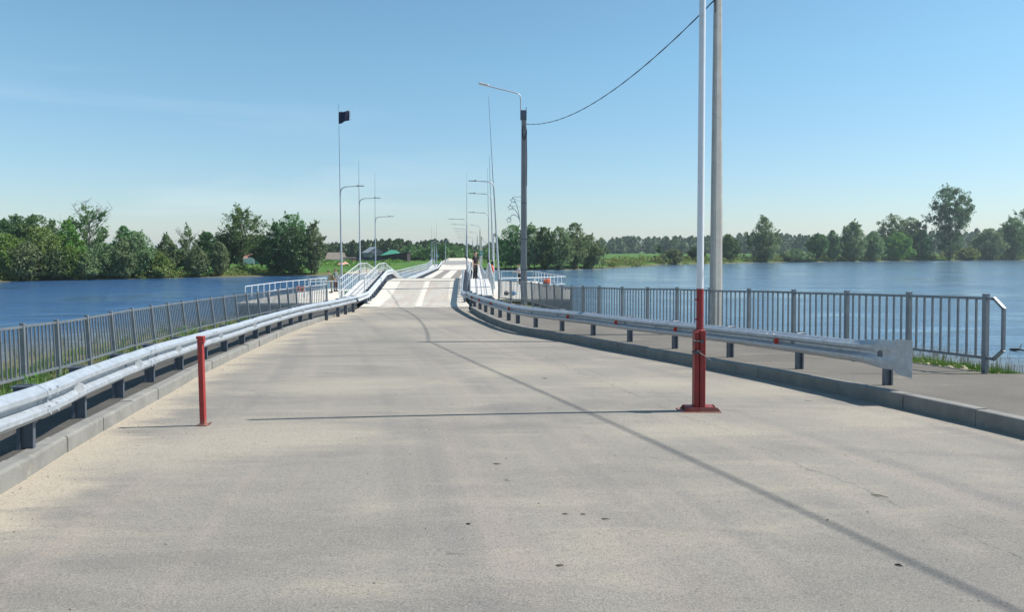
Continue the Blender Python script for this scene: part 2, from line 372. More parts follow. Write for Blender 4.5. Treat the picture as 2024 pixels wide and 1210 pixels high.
def water_mat():
    m, n, p, o = newmat('river_water'); t = NT(n); v = t.world()
    at = n.nodes.new('ShaderNodeAttribute'); at.attribute_name = 'shallow'
    c = t.mix(at.outputs['Fac'], (.045, .120, .25), (.21, .18, .13))
    n.links.new(c, p.inputs['Base Color']); p.inputs['Roughness'].default_value = .09; p.inputs['IOR'].default_value = 1.33
    w1 = t.noise(t.map(v, (.38, 1.0, 1), (0, 0, .10)), 1.15, 6, .68, .3)
    w2 = t.noise(t.map(v, (.5, 1.0, 1), (0, 0, -.2)), .16, 4, .5, .4)
    amp = t.ramp(w2, [(.36, .15), (.62, 1.)])
    sxw = n.nodes.new('ShaderNodeSeparateXYZ'); n.links.new(v, sxw.inputs[0])       # right hand bay calmer; its paler sky reflection is painted into the colour
    mw = n.nodes.new('ShaderNodeMapRange'); mw.inputs['From Min'].default_value = -25; mw.inputs['From Max'].default_value = 15; mw.inputs['To Min'].default_value = 1; mw.inputs['To Max'].default_value = .62
    n.links.new(sxw.outputs[0], mw.inputs['Value'])
    ms_ = n.nodes.new('ShaderNodeMapRange'); ms_.inputs['From Min'].default_value = -25; ms_.inputs['From Max'].default_value = 15; n.links.new(sxw.outputs[0], ms_.inputs['Value'])
    c2 = t.mix(at.outputs['Fac'], t.mix(ms_.outputs[0], (.040, .112, .245), (.115, .20, .30)), (.21, .18, .13)); n.links.new(c2, p.inputs['Base Color'])
    h = t.math('MULTIPLY', t.math('MULTIPLY', w1, amp), mw.outputs[0])
    t.bump(h, p, .95, .34)
    return m
M['water'] = water_mat()
def leafmat(name, a, b, trans=.45):
    m, n, p, o = newmat(name); n.nodes.remove(p); t = NT(n)
    oi = n.nodes.new('ShaderNodeObjectInfo'); v = t.obj()
    c = t.mix(t.ramp(t.noise(v, .55, 4, .6), [(.35, 0.), (.65, 1.)]), a, b)
    hs = n.nodes.new('ShaderNodeHueSaturation'); n.links.new(c, hs.inputs['Color'])
    n.links.new(t.math('ADD', t.math('MULTIPLY', oi.outputs['Random'], .05), .475), hs.inputs['Hue'])
    n.links.new(t.math('ADD', t.math('MULTIPLY', oi.outputs['Random'], .35), .82), hs.inputs['Value'])
    d = n.nodes.new('ShaderNodeBsdfDiffuse'); tr = n.nodes.new('ShaderNodeBsdfTranslucent'); g = n.nodes.new('ShaderNodeBsdfGlossy'); g.inputs['Roughness'].default_value = .5
    for q in (d, tr): n.links.new(hs.outputs[0], q.inputs[0])
    g.inputs[0].default_value = (.5, .55, .5, 1)
    ms = n.nodes.new('ShaderNodeMixShader'); ms.inputs[0].default_value = trans; n.links.new(d.outputs[0], ms.inputs[1]); n.links.new(tr.outputs[0], ms.inputs[2])
    m2 = n.nodes.new('ShaderNodeMixShader'); m2.inputs[0].default_value = .06; n.links.new(ms.outputs[0], m2.inputs[1]); n.links.new(g.outputs[0], m2.inputs[2])
    n.links.new(m2.outputs[0], o.inputs[0]); return m
M['lf_willow'] = leafmat('willow_leaves', (.14, .20, .075), (.24, .32, .145))
M['lf_bright'] = leafmat('bright_leaves', (.11, .25, .04), (.19, .35, .065))
M['lf_dark'] = leafmat('dark_leaves', (.055, .12, .035), (.105, .19, .06))
M['lf_mid'] = leafmat('mid_green_leaves', (.08, .18, .045), (.15, .26, .08))
M['lf_olive'] = leafmat('olive_leaves', (.15, .23, .045), (.24, .31, .08))
M['lf_wood'] = leafmat('far_wood_leaves', (.055, .115, .045), (.11, .19, .065))
M['bark'] = simple('bark', (.085, .07, .055), .95, 0, .3, 3)
M['greybark'] = simple('bleached_bark', (.24, .22, .19), .95, 0, .2, 3)
M['grass'] = leafmat('grass_blades', (.08, .16, .03), (.16, .25, .06), .35)
M['reed'] = leafmat('dry_reeds', (.22, .19, .11), (.14, .17, .08), .2)

# ================================================================== SETTING
# ---- measured plan lines (metres)
KL = [(-3.0, -20), (-3.1, 0), (-3.45, 3), (-3.88, 5.48), (-4.18, 6.65), (-4.64, 8.70), (-5.18, 11.33), (-5.45, 12.58), (-5.9, 15.25), (-6.42, 19.09), (-6.85, 23.0), (-6.98, 27), (-7.05, 31), (-7.15, 35)]
KR = [(8.6, -20), (6.6, 0), (6.0, 4), (5.43, 7.72), (4.98, 10.13), (4.45, 12.17), (3.62, 14.48), (3.10, 15.9), (2.5, 17.47), (1.78, 19.15), (.85, 21.12), (-.05, 23.6), (-.85, 27.0), (-1.45, 30.3), (-1.95, 33.35), (-2.0, 35)]
def catmull(P, step=.35):
    P = [Vector(p) for p in P]; Q = [2 * P[0] - P[1]] + P + [2 * P[-1] - P[-2]]; out = []
    for i in range(1, len(Q) - 2):
        a, b, c, d = Q[i - 1:i + 3]; n = max(1, int((c - b).length / step))
        for k in range(n):
            t = k / n; out.append(.5 * ((2 * b) + (c - a) * t + (2 * a - 5 * b + 4 * c - d) * t * t + (3 * b - a - 3 * c + d) * t ** 3))
    out.append(P[-1]); return out
kl = catmull([(x, y, 0) for x, y in KL], .5); kr = catmull([(x, y, 0) for x, y in KR], .5)
KLt = sorted((p.y, p.x) for p in kl); KRt = sorted((p.y, p.x) for p in kr)
def kxl(y): return lerp(KLt, y)
def kxr(y): return lerp(KRt, y)
# fences
def fence_pts(L, d0, Lp):
    out = [Pt(*L[0], d0)]
    for u, v in L[1:]:
        lo = out[-1].y; hi = lo + Lp * 1.05
        for _ in range(40):
            m = (lo + hi) / 2; q = Pt(u, v, m)
            if math.hypot(q.x - out[-1].x, m - out[-1].y) < Lp: lo = m
            else: hi = m
        out.append(Pt(u, v, lo))
    return [Vector((p.x, p.y, p.z - 1.3)) for p in out]
FR = fence_pts([(1949, 582), (1797, 578), (1674, 575), (1569, 573), (1480.6, 570.8), (1403.7, 569.7), (1338.5, 568.2), (1280, 567.7), (1230, 567.0), (1185, 565.4), (1152.5, 565), (1129, 564.6), (1110.5, 563.6), (1095, 562), (1079.6, 560.5), (1065, 558.5), (1050, 557), (1033.6, 555), (1009.4, 553.6), (986, 552)], 12.2, 1.65)
FL = fence_pts([(43.7, 639.6), (111, 632.4), (171, 623.5), (218.6, 616), (260, 609), (297.6, 603.5), (330, 599), (359, 594.7), (388, 590.7), (416, 587.3), (440.5, 584.3), (463.8, 581.5), (486, 579), (508.5, 576.8), (529, 574.3), (549.7, 572), (568, 569.8), (585, 567), (613.7, 565), (645.5, 562.5)], 14.5, 1.6)
d = (FL[0] - FL[1]); FL = [FL[0] + d * 3 + Vector((-.3, 0, 0)), FL[0] + d * 2 + Vector((-.12, 0, 0)), FL[0] + d] + FL
FLx = [(p.y, p.x) for p in FL]; FLz = [(p.y, p.z) for p in FL]; FRx = [(p.y, p.x) for p in FR]; FRz = [(p.y, p.z) for p in FR]
# guardrail post lines
KH = .18
def gl(L, dz=.15): return [G(u, v, dz) for u, v in L]
PLp = gl([(52, 886), (157, 825), (234, 785), (296, 754), (354, 730), (403, 709), (443, 694), (478, 680), (505, 668.5), (530, 659), (553, 650.5), (575, 643), (594, 637), (614, 631.5), (645, 624.6), (668, 618.5), (683, 614), (698, 610)])
p0 = PLp[0]; PLp = [Vector((-3.55, 1.6, zr(1.6) + .15)), Vector((-3.78, 3.25, zr(3.25) + .15)), Vector((-4.03, 4.9, zr(4.9) + .15))] + PLp
PRp = gl([(1754, 760.7), (1579.7, 729), (1443, 706), (1334, 689), (1245, 675.4), (1172.5, 662.8), (1111, 654), (1059, 646.7), (1023.5, 639), (1005.5, 633), (988.5, 627), (973, 621.5), (960, 616.5), (948.7, 611.5), (938, 606.7), (930, 602)], KH)
RLt = [(p.y, p.x) for p in PLp]; RRt = [(p.y, p.x) for p in PRp]
WZ = -2.4                                      # water level
# ---- near bank (one sheet, rows across the road)
def strip_out_l(y):
    if y < 20: return lerp(RLt, y) - 1.15
    a = lerp(RLt, y) - 1.15; b = lerp(FLx, y) + .25; return a + (b - a) * min(1, (y - 20) / 12)
def zfl(y): return lerp(FLz, y)
def zfr(y):
    return lerp(FRz, y) if y > 12.2 else zr(y) + KH - .02
def drop(y):          # the bank falls away beyond the abutment
    return 0 if y < 43 else (y - 43) * .62
rows = []; rng = random.Random(3)
ys = [-60, -45, -30, -20, -15] + [-12 + i * .8 for i in range(30)] + [11.8, 11.95] + [12.2 + i * .8 for i in range(46)]
for y in ys:
    dr = drop(y); zc = zr(y) - .12 - dr
    xl = lerp(FLx, y); wl = lerp([(0, 9), (14, 8), (28, 7), (36, 5), (45, 2)], y)
    z_l = zfl(y) if y > 9.7 else max(zfl(9.7), -1.0) + (9.7 - y) * .02
    xo = strip_out_l(max(y, 1.7)) if y > 1.7 else kxl(y) - 2.0
    xr_ = lerp(FRx, y) if y > 11.9 else 25.0
    wr = lerp([(11.9, 6.5), (12.2, 10.5), (20, 12), (27, 11.5), (34, 8), (43, 3)], y)
    zo = zr(y) + .06
    if y > 20: zo = zo + (z_l + .02 - zo) * min(1, (y - 20) / 12)
    row = [(-90, y, -5), (xl - wl - 8, y, -3.6), (xl - wl, y, WZ - .02 - dr), (xl - wl * .5, y, (WZ + z_l) / 2 + .1 - dr), (xl - .3, y, z_l - .03 - dr), (xl + .4, y, z_l + .03 - dr), (xo - .02, y, zo - dr), (xo + .25, y, min(zo - .12, zc) - dr * 0 if dr == 0 else zc),
           (kxl(min(y, 35)) + .3, y, zc), (kxr(min(y, 35)) - .3, y, zc)]
    zf = zfr(y)
    if y > 11.9: row += [(xr_ - .35, y, min(zf, zr(y) + .1) - .14 - dr), (xr_ - .05, y, zf - .04 - dr), (xr_ + .5, y, zf - .05 - dr)]
    else: row += [(9, y, zc), (17, y, zc), (25.0, y, zc - .1)]
    row += [(xr_ + wr * .5, y, (WZ + zf) / 2 - dr), (xr_ + wr, y, WZ - .02 - dr), (xr_ + wr + 8, y, -3.6), (110, y, -5)]
    # densify
    out = []
    for a, b in zip(row, row[1:]):
        k = max(1, int(abs(b[0] - a[0]) / .9)) if abs(b[0] - a[0]) < 12 else 6
        k = {True: k}[True]
        out.append((a, b, k))
    rows.append(out)
kmax = [max(r[i][2] for r in rows) for i in range(len(rows[0]))]
grid = []
for r in rows:
    line = []
    for i, (a, b, k) in enumerate(r):
        k = min(kmax[i], 14)
        for q in range(k):
            t = q / k; x = a[0] + (b[0] - a[0]) * t; z = a[2] + (b[2] - a[2]) * t
            if i not in (7, 8, 9, 10) or z < WZ: z += (rng.random() - .5) * (.05 if i in (3, 4, 5, 11, 12, 13, 14) else .02)
            line.append((x, a[1], z))
    line.append(r[-1][1]); grid.append(line)
gb = MB().loft(grid, smooth=True); og = gb.build('near_bank_ground', M['bank']); tag(og, kind='structure')
def ground_z(x, y):
    best = min(range(len(ys)), key=lambda i: abs(ys[i] - y)); line = grid[best]
    for a, b in zip(line, line[1:]):
        if a[0] <= x <= b[0] and b[0] > a[0]: return a[2] + (b[2] - a[2]) * (x - a[0]) / (b[0] - a[0])
    return -3
# ---- road sheet
def color_attr(me, name, vals):
    ca = me.color_attributes.new(name, 'FLOAT_COLOR', 'POINT')
    ca.data.foreach_set('color', np.array(vals, dtype=np.float32).ravel())
mb = MB(); rws = []; cols = []; uvs = []
NX = 48; yy = [-25 + i * .5 for i in range(120)]; yy = [y for y in yy if y < 34.4] + [34.45]
patches = [(G(1400, 850), 1.1), (G(1290, 760), 1.2), (G(1500, 770), 1.3), (G(1000, 730), 1.3), (G(650, 760), 1.6), (G(520, 860), 1.2), (G(820, 640), 2.2), (G(300, 900), 1.0), (G(1700, 820), 1.0)]
for y in yy:
    a = kxl(y) - .02; b = kxr(y) + .02; r = []
    for k in range(NX + 1):
        x = a + (b - a) * k / NX; t = k / NX
        crown = .03 * (1 - (2 * t - 1) ** 2)
        r.append((x, y, zr(y) + crown - .015))
        pm = 0
        for q, rad in patches:
            dd = ((x - q.x) ** 2 / (rad * 1.3) ** 2 + (y - q.y) ** 2 / rad ** 2); pm = max(pm, math.exp(-dd))
        wL = 1.3 if y < 14 else 1.3 + (y - 14) * .09
        cols.append((math.exp(-(x - a) / wL), math.exp(-(b - x) / .5), pm, 1)); uvs.append(((x + .12 * y + 0.004 * y * y * (1 if y > 0 else 0)), y))
    rws.append(r)
mb.loft(rws, smooth=True); ro = mb.build('road', M['road']); tag(ro, kind='structure'); color_attr(ro.data, 'edge', cols)
uvl = ro.data.uv_layers.new(name='lane'); li = np.zeros(len(ro.data.loops), dtype=np.int32); ro.data.loops.foreach_get('vertex_index', li)
uvl.data.foreach_set('uv', np.array(uvs, dtype=np.float32)[li].ravel())
# ---- sidewalks
def strip(name, fa, fb, za, zb, y0, y1, step=.6, n=6):
    rows = []; y = y0
    while y <= y1 + 1e-6:
        a, b = fa(y), fb(y); rows.append([(a + (b - a) * k / n, y, za(y) + (zb(y) - za(y)) * k / n) for k in range(n + 1)]); y += step
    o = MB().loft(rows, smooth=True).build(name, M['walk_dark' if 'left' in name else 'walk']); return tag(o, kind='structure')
def slope_l(y):
    z = zr(y) + .10
    if y > 20: z = z + (zfl(y) + .06 - z) * min(1, (y - 20) / 12)
    return z
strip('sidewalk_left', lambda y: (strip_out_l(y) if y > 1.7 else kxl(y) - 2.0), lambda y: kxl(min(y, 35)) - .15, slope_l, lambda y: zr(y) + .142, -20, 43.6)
strip('sidewalk_right', lambda y: kxr(min(y, 35)) + .15, lambda y: (25 if y < 11.9 else lerp(FRx, y) - .12), lambda y: zr(y) + KH - .008, lambda y: zfr(y) + (.02 if y > 11.9 else .0), -20.1, 11.85, .639, 12)
strip('sidewalk_right', lambda y: kxr(min(y, 35)) + .15, lambda y: lerp(FRx, y) - .12, lambda y: zr(y) + KH - .008, lambda y: zfr(y) + .02, 11.85, 43.6, .635, 10)
# ---- kerbs of separate stones
def kerb(name, tab, side, y1):
    mb = MB(); P = [p for p in tab if -18 < p.y < y1]; rng = random.Random(5)
    acc = 0; cur = [P[0]]; segs = []
    for a, b in zip(P, P[1:]):
        cur.append(b); acc += (b - a).length
        if acc >= .98: segs.append((cur[0], cur[-1])); cur = [b]; acc = 0
    for a, b in segs:
        d = (b - a).normalized(); nrm = Vector((-d.y, d.x, 0)) * side      # away from the road
        a2 = a + d * .006; b2 = b - d * .006; j = rng.uniform(-.010, .010); jh = rng.uniform(-.007, .007)
        R = []
        for q in (a2, b2):
            z = zr(q.y); top = z + (.150 if side > 0 else KH) + jh
            prof = [(0, z - .15), (0, top - .025), (.006, top - .008), (.022, top), (.155, top), (.155, z - .15)]
            R.append([(q.x + nrm.x * (o + j), q.y + nrm.y * (o + j), zz) for o, zz in prof])
        mb.loft(R, closed=True, caps=True)
        R = []                                    # mortar joint
        if b is not segs[-1][1]:
            for q in (b - d * .007, b + d * .007):
                z = zr(q.y); hh = .15 if side > 0 else KH; prof = [(.006, z - .1), (.006, z + hh - .025), (.028, z + hh - .009), (.15, z + hh - .009), (.15, z - .1)]
                R.append([(q.x + nrm.x * o, q.y + nrm.y * o, zz) for o, zz in prof])
            mb.loft(R, closed=True, caps=True)
    o = mb.build(name, M['kerb']); return tag(o, kind='structure')
kerb('kerb_left', kl, 1, 34.3); kerb('kerb_right', kr, -1, 34.0)

# loose grit and sand lumps washed to the road edges
mb = MB(); rq = random.Random(19)
for i in range(620):
    if rq.random() < .45:
        y = rq.uniform(4.5, 26) ; x = kxl(y) + .03 + abs(rq.gauss(0, .35))
    elif rq.random() < .5:
        y = rq.uniform(7, 30); x = kxr(y) - .03 - abs(rq.gauss(0, .22))
    else:
        y = rq.uniform(3, 16); x = rq.uniform(kxl(y) + .2, kxr(y) - .2)
    t_ = (x - kxl(y)) / (kxr(y) - kxl(y)); rr = rq.uniform(.003, .008); mb.ball((x, y, zr(y) + .03 * (1 - (2 * t_ - 1) ** 2) - .015 + rr * .35), (rr * rq.uniform(.8, 1.5), rr, rr * .7), 5, 3, .2, rq)
tag(mb.build('road_grit', simple('road_grit_stone', (.26, .225, .17), .95, 0, .5, 30)), 'loose grit and small stones scattered over the road and along its kerbs', 'grit', kind='stuff')
# ---- far bank: polar sheet
SH = [(-2600, 640), (-1400, 600), (-600, 575), (-200, 566), (0, 557), (200, 553), (400, 549), (540, 546), (640, 545), (700, 542), (800, 538), (860, 535), (950, 533), (1050, 534), (1110, 534), (1190, 531), (1300, 524), (1500, 519), (1700, 517), (1850, 515.5), (2024, 514), (2400, 513), (3000, 512), (4600, 512)]
def shore_d(u):
    v = lerp(SH, u); r = ray(u, v); return r[1] * (CZ - WZ) / -r[2]
PROF = [(-14, -3.6), (0, -2.42), (2, -2.15), (6, -1.8), (14, -1.5), (40, -1.15), (100, -.85), (200, -.4), (500, .7), (1500, 6), (4000, 14)]
def far_z(u, y): return lerp(PROF, y - shore_d(u))
rngf = random.Random(11)
us = [-2600 + i * 60 for i in range(121)]
offs = [-14, -6, -2, 0, 1, 2, 4, 6, 9, 14, 20, 28, 40, 60, 80, 100, 150, 200, 300, 500, 900, 1500, 4000]
rows = []
for o in offs:
    r = []
    for u in us:
        y = shore_d(u) + o + (rngf.uniform(-1.2, 1.2) if -3 < o < 3 else 0); r.append(((u - 1012) / F * y, y, lerp(PROF, o) + (rngf.uniform(-.15, .15) if o > 5 else 0)))
    rows.append(r)
tag(MB().loft(rows, smooth=True).build('far_bank_ground', M['field']), kind='structure')
def fz(x, y):
    return far_z(1012 + x / y * F, y)
# sandy beach beside the bridge end
rows = []
for o, z in ((-1.0, .05), (.6, .07), (2.4, .06), (4.4, .05), (6.2, .03)):
    r = []
    for i in range(17):
        u = 684 + i * 5.2; y = shore_d(u) + o * (1 - abs(i - 8) / 9.5) + .5; x = (u - 1012) / F * y; r.append((x, y, fz(x, y) + z + .02))
    rows.append(r)
tag(MB().loft(rows, smooth=True).build('beach_sand', M['sand']), kind='structure')
# ---- water
xs = sorted(set([-3000, -1200, -500, -250, -120, -60] + [-40 + i * 1.6 for i in range(51)] + [60, 120, 250, 500, 1200, 3000]))
wy = sorted(set([-400, -120, -60] + [-20 + i * 1.6 for i in range(52)] + [80, 120, 160, 220, 300, 420, 700, 1500, 4000]))
V = [(x, y, WZ) for y in wy for x in xs]; nx = len(xs)
mb = MB().add(V, [(j * nx + i, j * nx + i + 1, (j + 1) * nx + i + 1, (j + 1) * nx + i) for j in range(len(wy) - 1) for i in range(nx - 1)], True)
wo_ = mb.build('river_water', M['water']); tag(wo_, kind='structure')
sh = []
for x, y, z in V:
    s = 0
    if -20 < y < 46:
        xl = lerp(FLx, y) - lerp([(0, 9), (14, 8), (28, 7), (36, 5), (45, 2)], y)
        xr2 = (lerp(FRx, y) + lerp([(12.2, 10.5), (20, 12), (27, 11.5), (34, 8), (43, 3)], y)) if y > 11.9 else 31
        dd = min(xl - x if x < 0 else 99, x - xr2 if x > 0 else 99); s = max(0, min(1, 1 - dd / 7)) if dd < 50 else 0
        s *= .8
    sh.append((s, s, s, 1))
color_attr(wo_.data, 'shallow', sh)

# ================================================================== BRIDGE
def xr_b(y): return -2.34 - .057 * (y - 34.5) if y < 57 else (-3.62 - .05 * (y - 57))
def xl_b(y): return -4.50 - .068 * y if y < 57 else (-8.376 - .05 * (y - 57))
ZD = [(34.5, -1.0), (43.8, -.15), (47.3, -.15), (57, -1.15), (110, -1.15), (122, -.54), (200, -.54)]
def zd(y): return lerp(ZD, y)
BREAKS = [34.5, 43.8, 47.3, 57, 110, 122]
def brange(y0, y1, step=2.0):
    pts = [y0] + [b for b in BREAKS if y0 < b < y1] + [y1]; out = []
    for a, b in zip(pts, pts[1:]):
        n = max(1, int((b - a) / step)); out += [a + (b - a) * k / n for k in range(n)]
    return out + [y1]
def slab(mb, fa, fb, y0, y1, top=0, th=.12, step=2.0):
    R = [[(fa(y), y, zd(y) + top), (fb(y), y, zd(y) + top), (fb(y), y, zd(y) + top - th), (fa(y), y, zd(y) + top - th)] for y in brange(y0, y1, step)]
    return mb.loft([r[::-1] for r in R], closed=True, caps=True)
bridge = thing('pontoon_bridge', 'long white pontoon bridge rising from the end of the asphalt road across the river', 'bridge', (-4.6, 34.5, -1))
W0 = .10
def lane(name, a, b, y0, y1, mat, top=0, step=2.0, th=.12):
    return slab(MB(), lambda y: xl_b(y) + a, lambda y: xl_b(y) + b, y0, y1, top, th, step).build(name, mat, bridge, True)
# entry ramp in two bays of plates, flared foot
y = 34.55
for (ya, yb) in ((34.5, 39.1), (39.13, 43.8)):
    def edge(yy, side):
        fl = max(0, (37.5 - yy) / 3.0)
        return (xl_b(yy) + .12 - .42 * fl) if side < 0 else (xr_b(yy) - .02 + .42 * fl)
    def fr(t): return lambda yy: edge(yy, -1) + (edge(yy, 1) - edge(yy, -1)) * t
    for (t0, t1, nm, mt) in ((0, .17, 'side_plate', 'deckplain'), (.171, .50, 'ramp_plate', 'deck'), (.503, .56, 'side_plate', 'deckplain'), (.561, .84, 'ramp_plate', 'deck'), (.841, 1.0, 'side_plate', 'deckplain')):
        slab(MB(), fr(t0), fr(t1), ya, yb, .03 if mt == 'deckplain' else .022, .16, .6).build(nm, M[mt], bridge, True)
# ridges across the plates
mb = MB(); yy = 34.8
while yy < 43.7:
    for t0, t1 in ((.175, .495), (.565, .835), (.85, .99)):
        a = edge(yy, -1) + (edge(yy, 1) - edge(yy, -1)) * t0; b = edge(yy, -1) + (edge(yy, 1) - edge(yy, -1)) * t1
        mb.bar((a, yy, zd(yy) + .032), (b, yy, zd(yy) + .032), .035, .02)
    yy += .36
mb.build('tread_ridges', M['deckplain'], bridge, True)
lane('crest_plate', .1, 4.52, 43.85, 47.3, M['deckplain'], .03)
lane('exit_plate', .1, 4.52, 47.32, 57, M['deck'], .02)
lane('deck_slab', .05, 4.55, 57, 110, M['deckplain'], 0, 4)
for a, b in ((1.0, 1.95), (2.95, 3.85)):
    lane('wheel_track', a, b, 57.2, 109.9, M['deckdark'], .012, 4, .03)
lane('end_ramp', .05, 4.55, 110.05, 122, M['deck'], .02)
lane('end_ramp_edge', .05, .6, 110.06, 121.9, M['deckplain'], .05, 2, .05)
for yq in (43.82, 47.31, 57, 110.0, 122):
    MB().bar((xl_b(yq) + .1, yq, zd(yq) + .045), (xr_b(yq) - .05, yq, zd(yq) + .045), .16, .05).build('joint_bar', M['deckplain'], bridge, True)
# kerb beams along both sides
for f, nm in ((lambda y: xl_b(y) + .0, 1), (lambda y: xr_b(y) + .06, 2)):
    slab(MB(), lambda y: f(y) - .12, lambda y: f(y) + .10, 35.5, 122, -.04, .30).build('edge_girder', M['float'], bridge, True)
# walkways
for side in (-1, 1):
    f = (lambda y: xl_b(y) - .45) if side < 0 else (lambda y: xr_b(y) + .42)
    y0 = 37.2 if side < 0 else 38.0; yq = y0; mb = MB(); k = 0
    while yq < 122:
        ye = yq + .80
        for c in range(3):
            a0 = f(yq) + side * .37 * c; sd_ = side * .35
            R = []
            for y_ in (yq, ye - .02):
                x0 = f(y_) + side * .37 * c; x1 = x0 + sd_; xa, xb = min(x0, x1), max(x0, x1)
                R.append([(xa, y_, zd(y_) + .05), (xb, y_, zd(y_) + .05), (xb, y_, zd(y_) - .02), (xa, y_, zd(y_) - .02)])
            mb.loft([r[::-1] for r in R], closed=True, caps=True)
        yq = ye
    mb.build('walkway', M['panel'], bridge, True)
    slab(MB(), lambda y: f(y) + (side * 1.1 if side < 0 else 0), lambda y: f(y) + (0 if side < 0 else side * 1.1), y0, 122, -.025, .18).build('walkway_girder', M['float'], bridge, True)
# pontoon hulls
yq = 48.5
while yq < 112:
    MB().box((xl_b(yq + 1.9) + 2.27, yq + 1.9, -1.95), (9.4, 3.5, 1.1), R_(2.9), bev=.2).build('pontoon_hull', M['float'], bridge, True)
    yq += 5.2
for yq in (36.5, 41):
    MB().box((xl_b(yq) + 2.27, yq, -1.35 if yq < 40 else -1.15), (4.3, .5, .65 if yq < 40 else 1.1), R_(3.9)).build('abutment_block', M['concrete'], bridge, True)

# ---- railings on bridge (white tubes)
def railing(mb, pts, h=1.0, post=1.4, r=.022, mids=(.36, .68), first=True, sub=2):
    pts = [Vector(p) for p in pts]
    for hh in (h,) + tuple(mids):
        for a, b in zip(pts, pts[1:]): mb.tube([a + Vector((0, 0, hh)), b + Vector((0, 0, hh))], r if hh == h else r * .7, 6)
    for i, (a, b) in enumerate(zip(pts, pts[1:])):
        n = max(1, round((b - a).length / post)) * sub
        for k in range(n + (1 if i == len(pts) - 2 else 0)):
            p = a + (b - a) * k / n; mb.tube([p - Vector((0, 0, .04)), p + Vector((0, 0, h))], r if k % sub == 0 else r * .65, 6)
    return mb
def walk_rail(label, fx, y0, y1, plates=False, group='white walkway railings of the bridge'):
    ys_ = [y0] + [b for b in BREAKS if y0 < b < y1] + [y1]
    t = thing('walkway_railing', label, 'railing', (fx(y0), y0, zd(y0)), 0, group)
    for a, b in zip(ys_, ys_[1:]):
        n = max(1, int((b - a) / 12))
        for k in range(n):
            ya = a + (b - a) * k / n; yb = a + (b - a) * (k + 1) / n
            railing(MB(), [(fx(ya), ya, zd(ya) + .05), (fx(yb), yb, zd(yb) + .05)]).build('rail_section', M['white'], t, True)
    return t
walk_rail('white tubular railing on the outer edge of the left bridge walkway', lambda y: xl_b(y) - 1.58, 36.9, 122)
walk_rail('white tubular railing between the left walkway and the sloping guardrail', lambda y: xl_b(y) - .40, 37.3, 57)
walk_rail('white tubular railing on the outer edge of the right walkway, beside the man in black', lambda y: xr_b(y) + 1.56, 37.5, 122)
tr = walk_rail('thin white railing between the right bridge guardrail and the walkway', lambda y: xr_b(y) + .38, 38.5, 57)

# ---- W-beam guardrails
WB = [(0.0, -.156), (.012, -.150), (.052, -.118), (.083, -.098), (.083, -.058), (.048, -.036), (.006, -.016), (.006, .016), (.048, .036), (.083, .058), (.083, .098), (.052, .118), (.012, .150), (0.0, .156)]
def beam(mb, path, side, hz, off=0, thick=.006, scale=1.0):
    rows = []
    for i, p in enumerate(path):
        d = path[min(i + 1, len(path) - 1)] - path[max(i - 1, 0)]; d.z = 0; d.normalize(); nrm = Vector((d.y, -d.x, 0)) * side
        s = scale[i] if isinstance(scale, list) else 1.0
        fr_ = [p + nrm * (o * s + off) + Vector((0, 0, hz + h * (1 + (1 - s) * .35))) for o, h in WB]
        bk = [p + nrm * (o * s + off - thick) + Vector((0, 0, hz + h * (1 + (1 - s) * .35))) for o, h in WB][::-1]
        rows.append(fr_ + bk)
    mb.loft(rows, closed=True, caps=True); return mb
def nrm_at(path, i, side):
    d = path[min(i + 1, len(path) - 1)] - path[max(i - 1, 0)]; d.z = 0; d.normalize(); return Vector((d.y, -d.x, 0)) * side, d
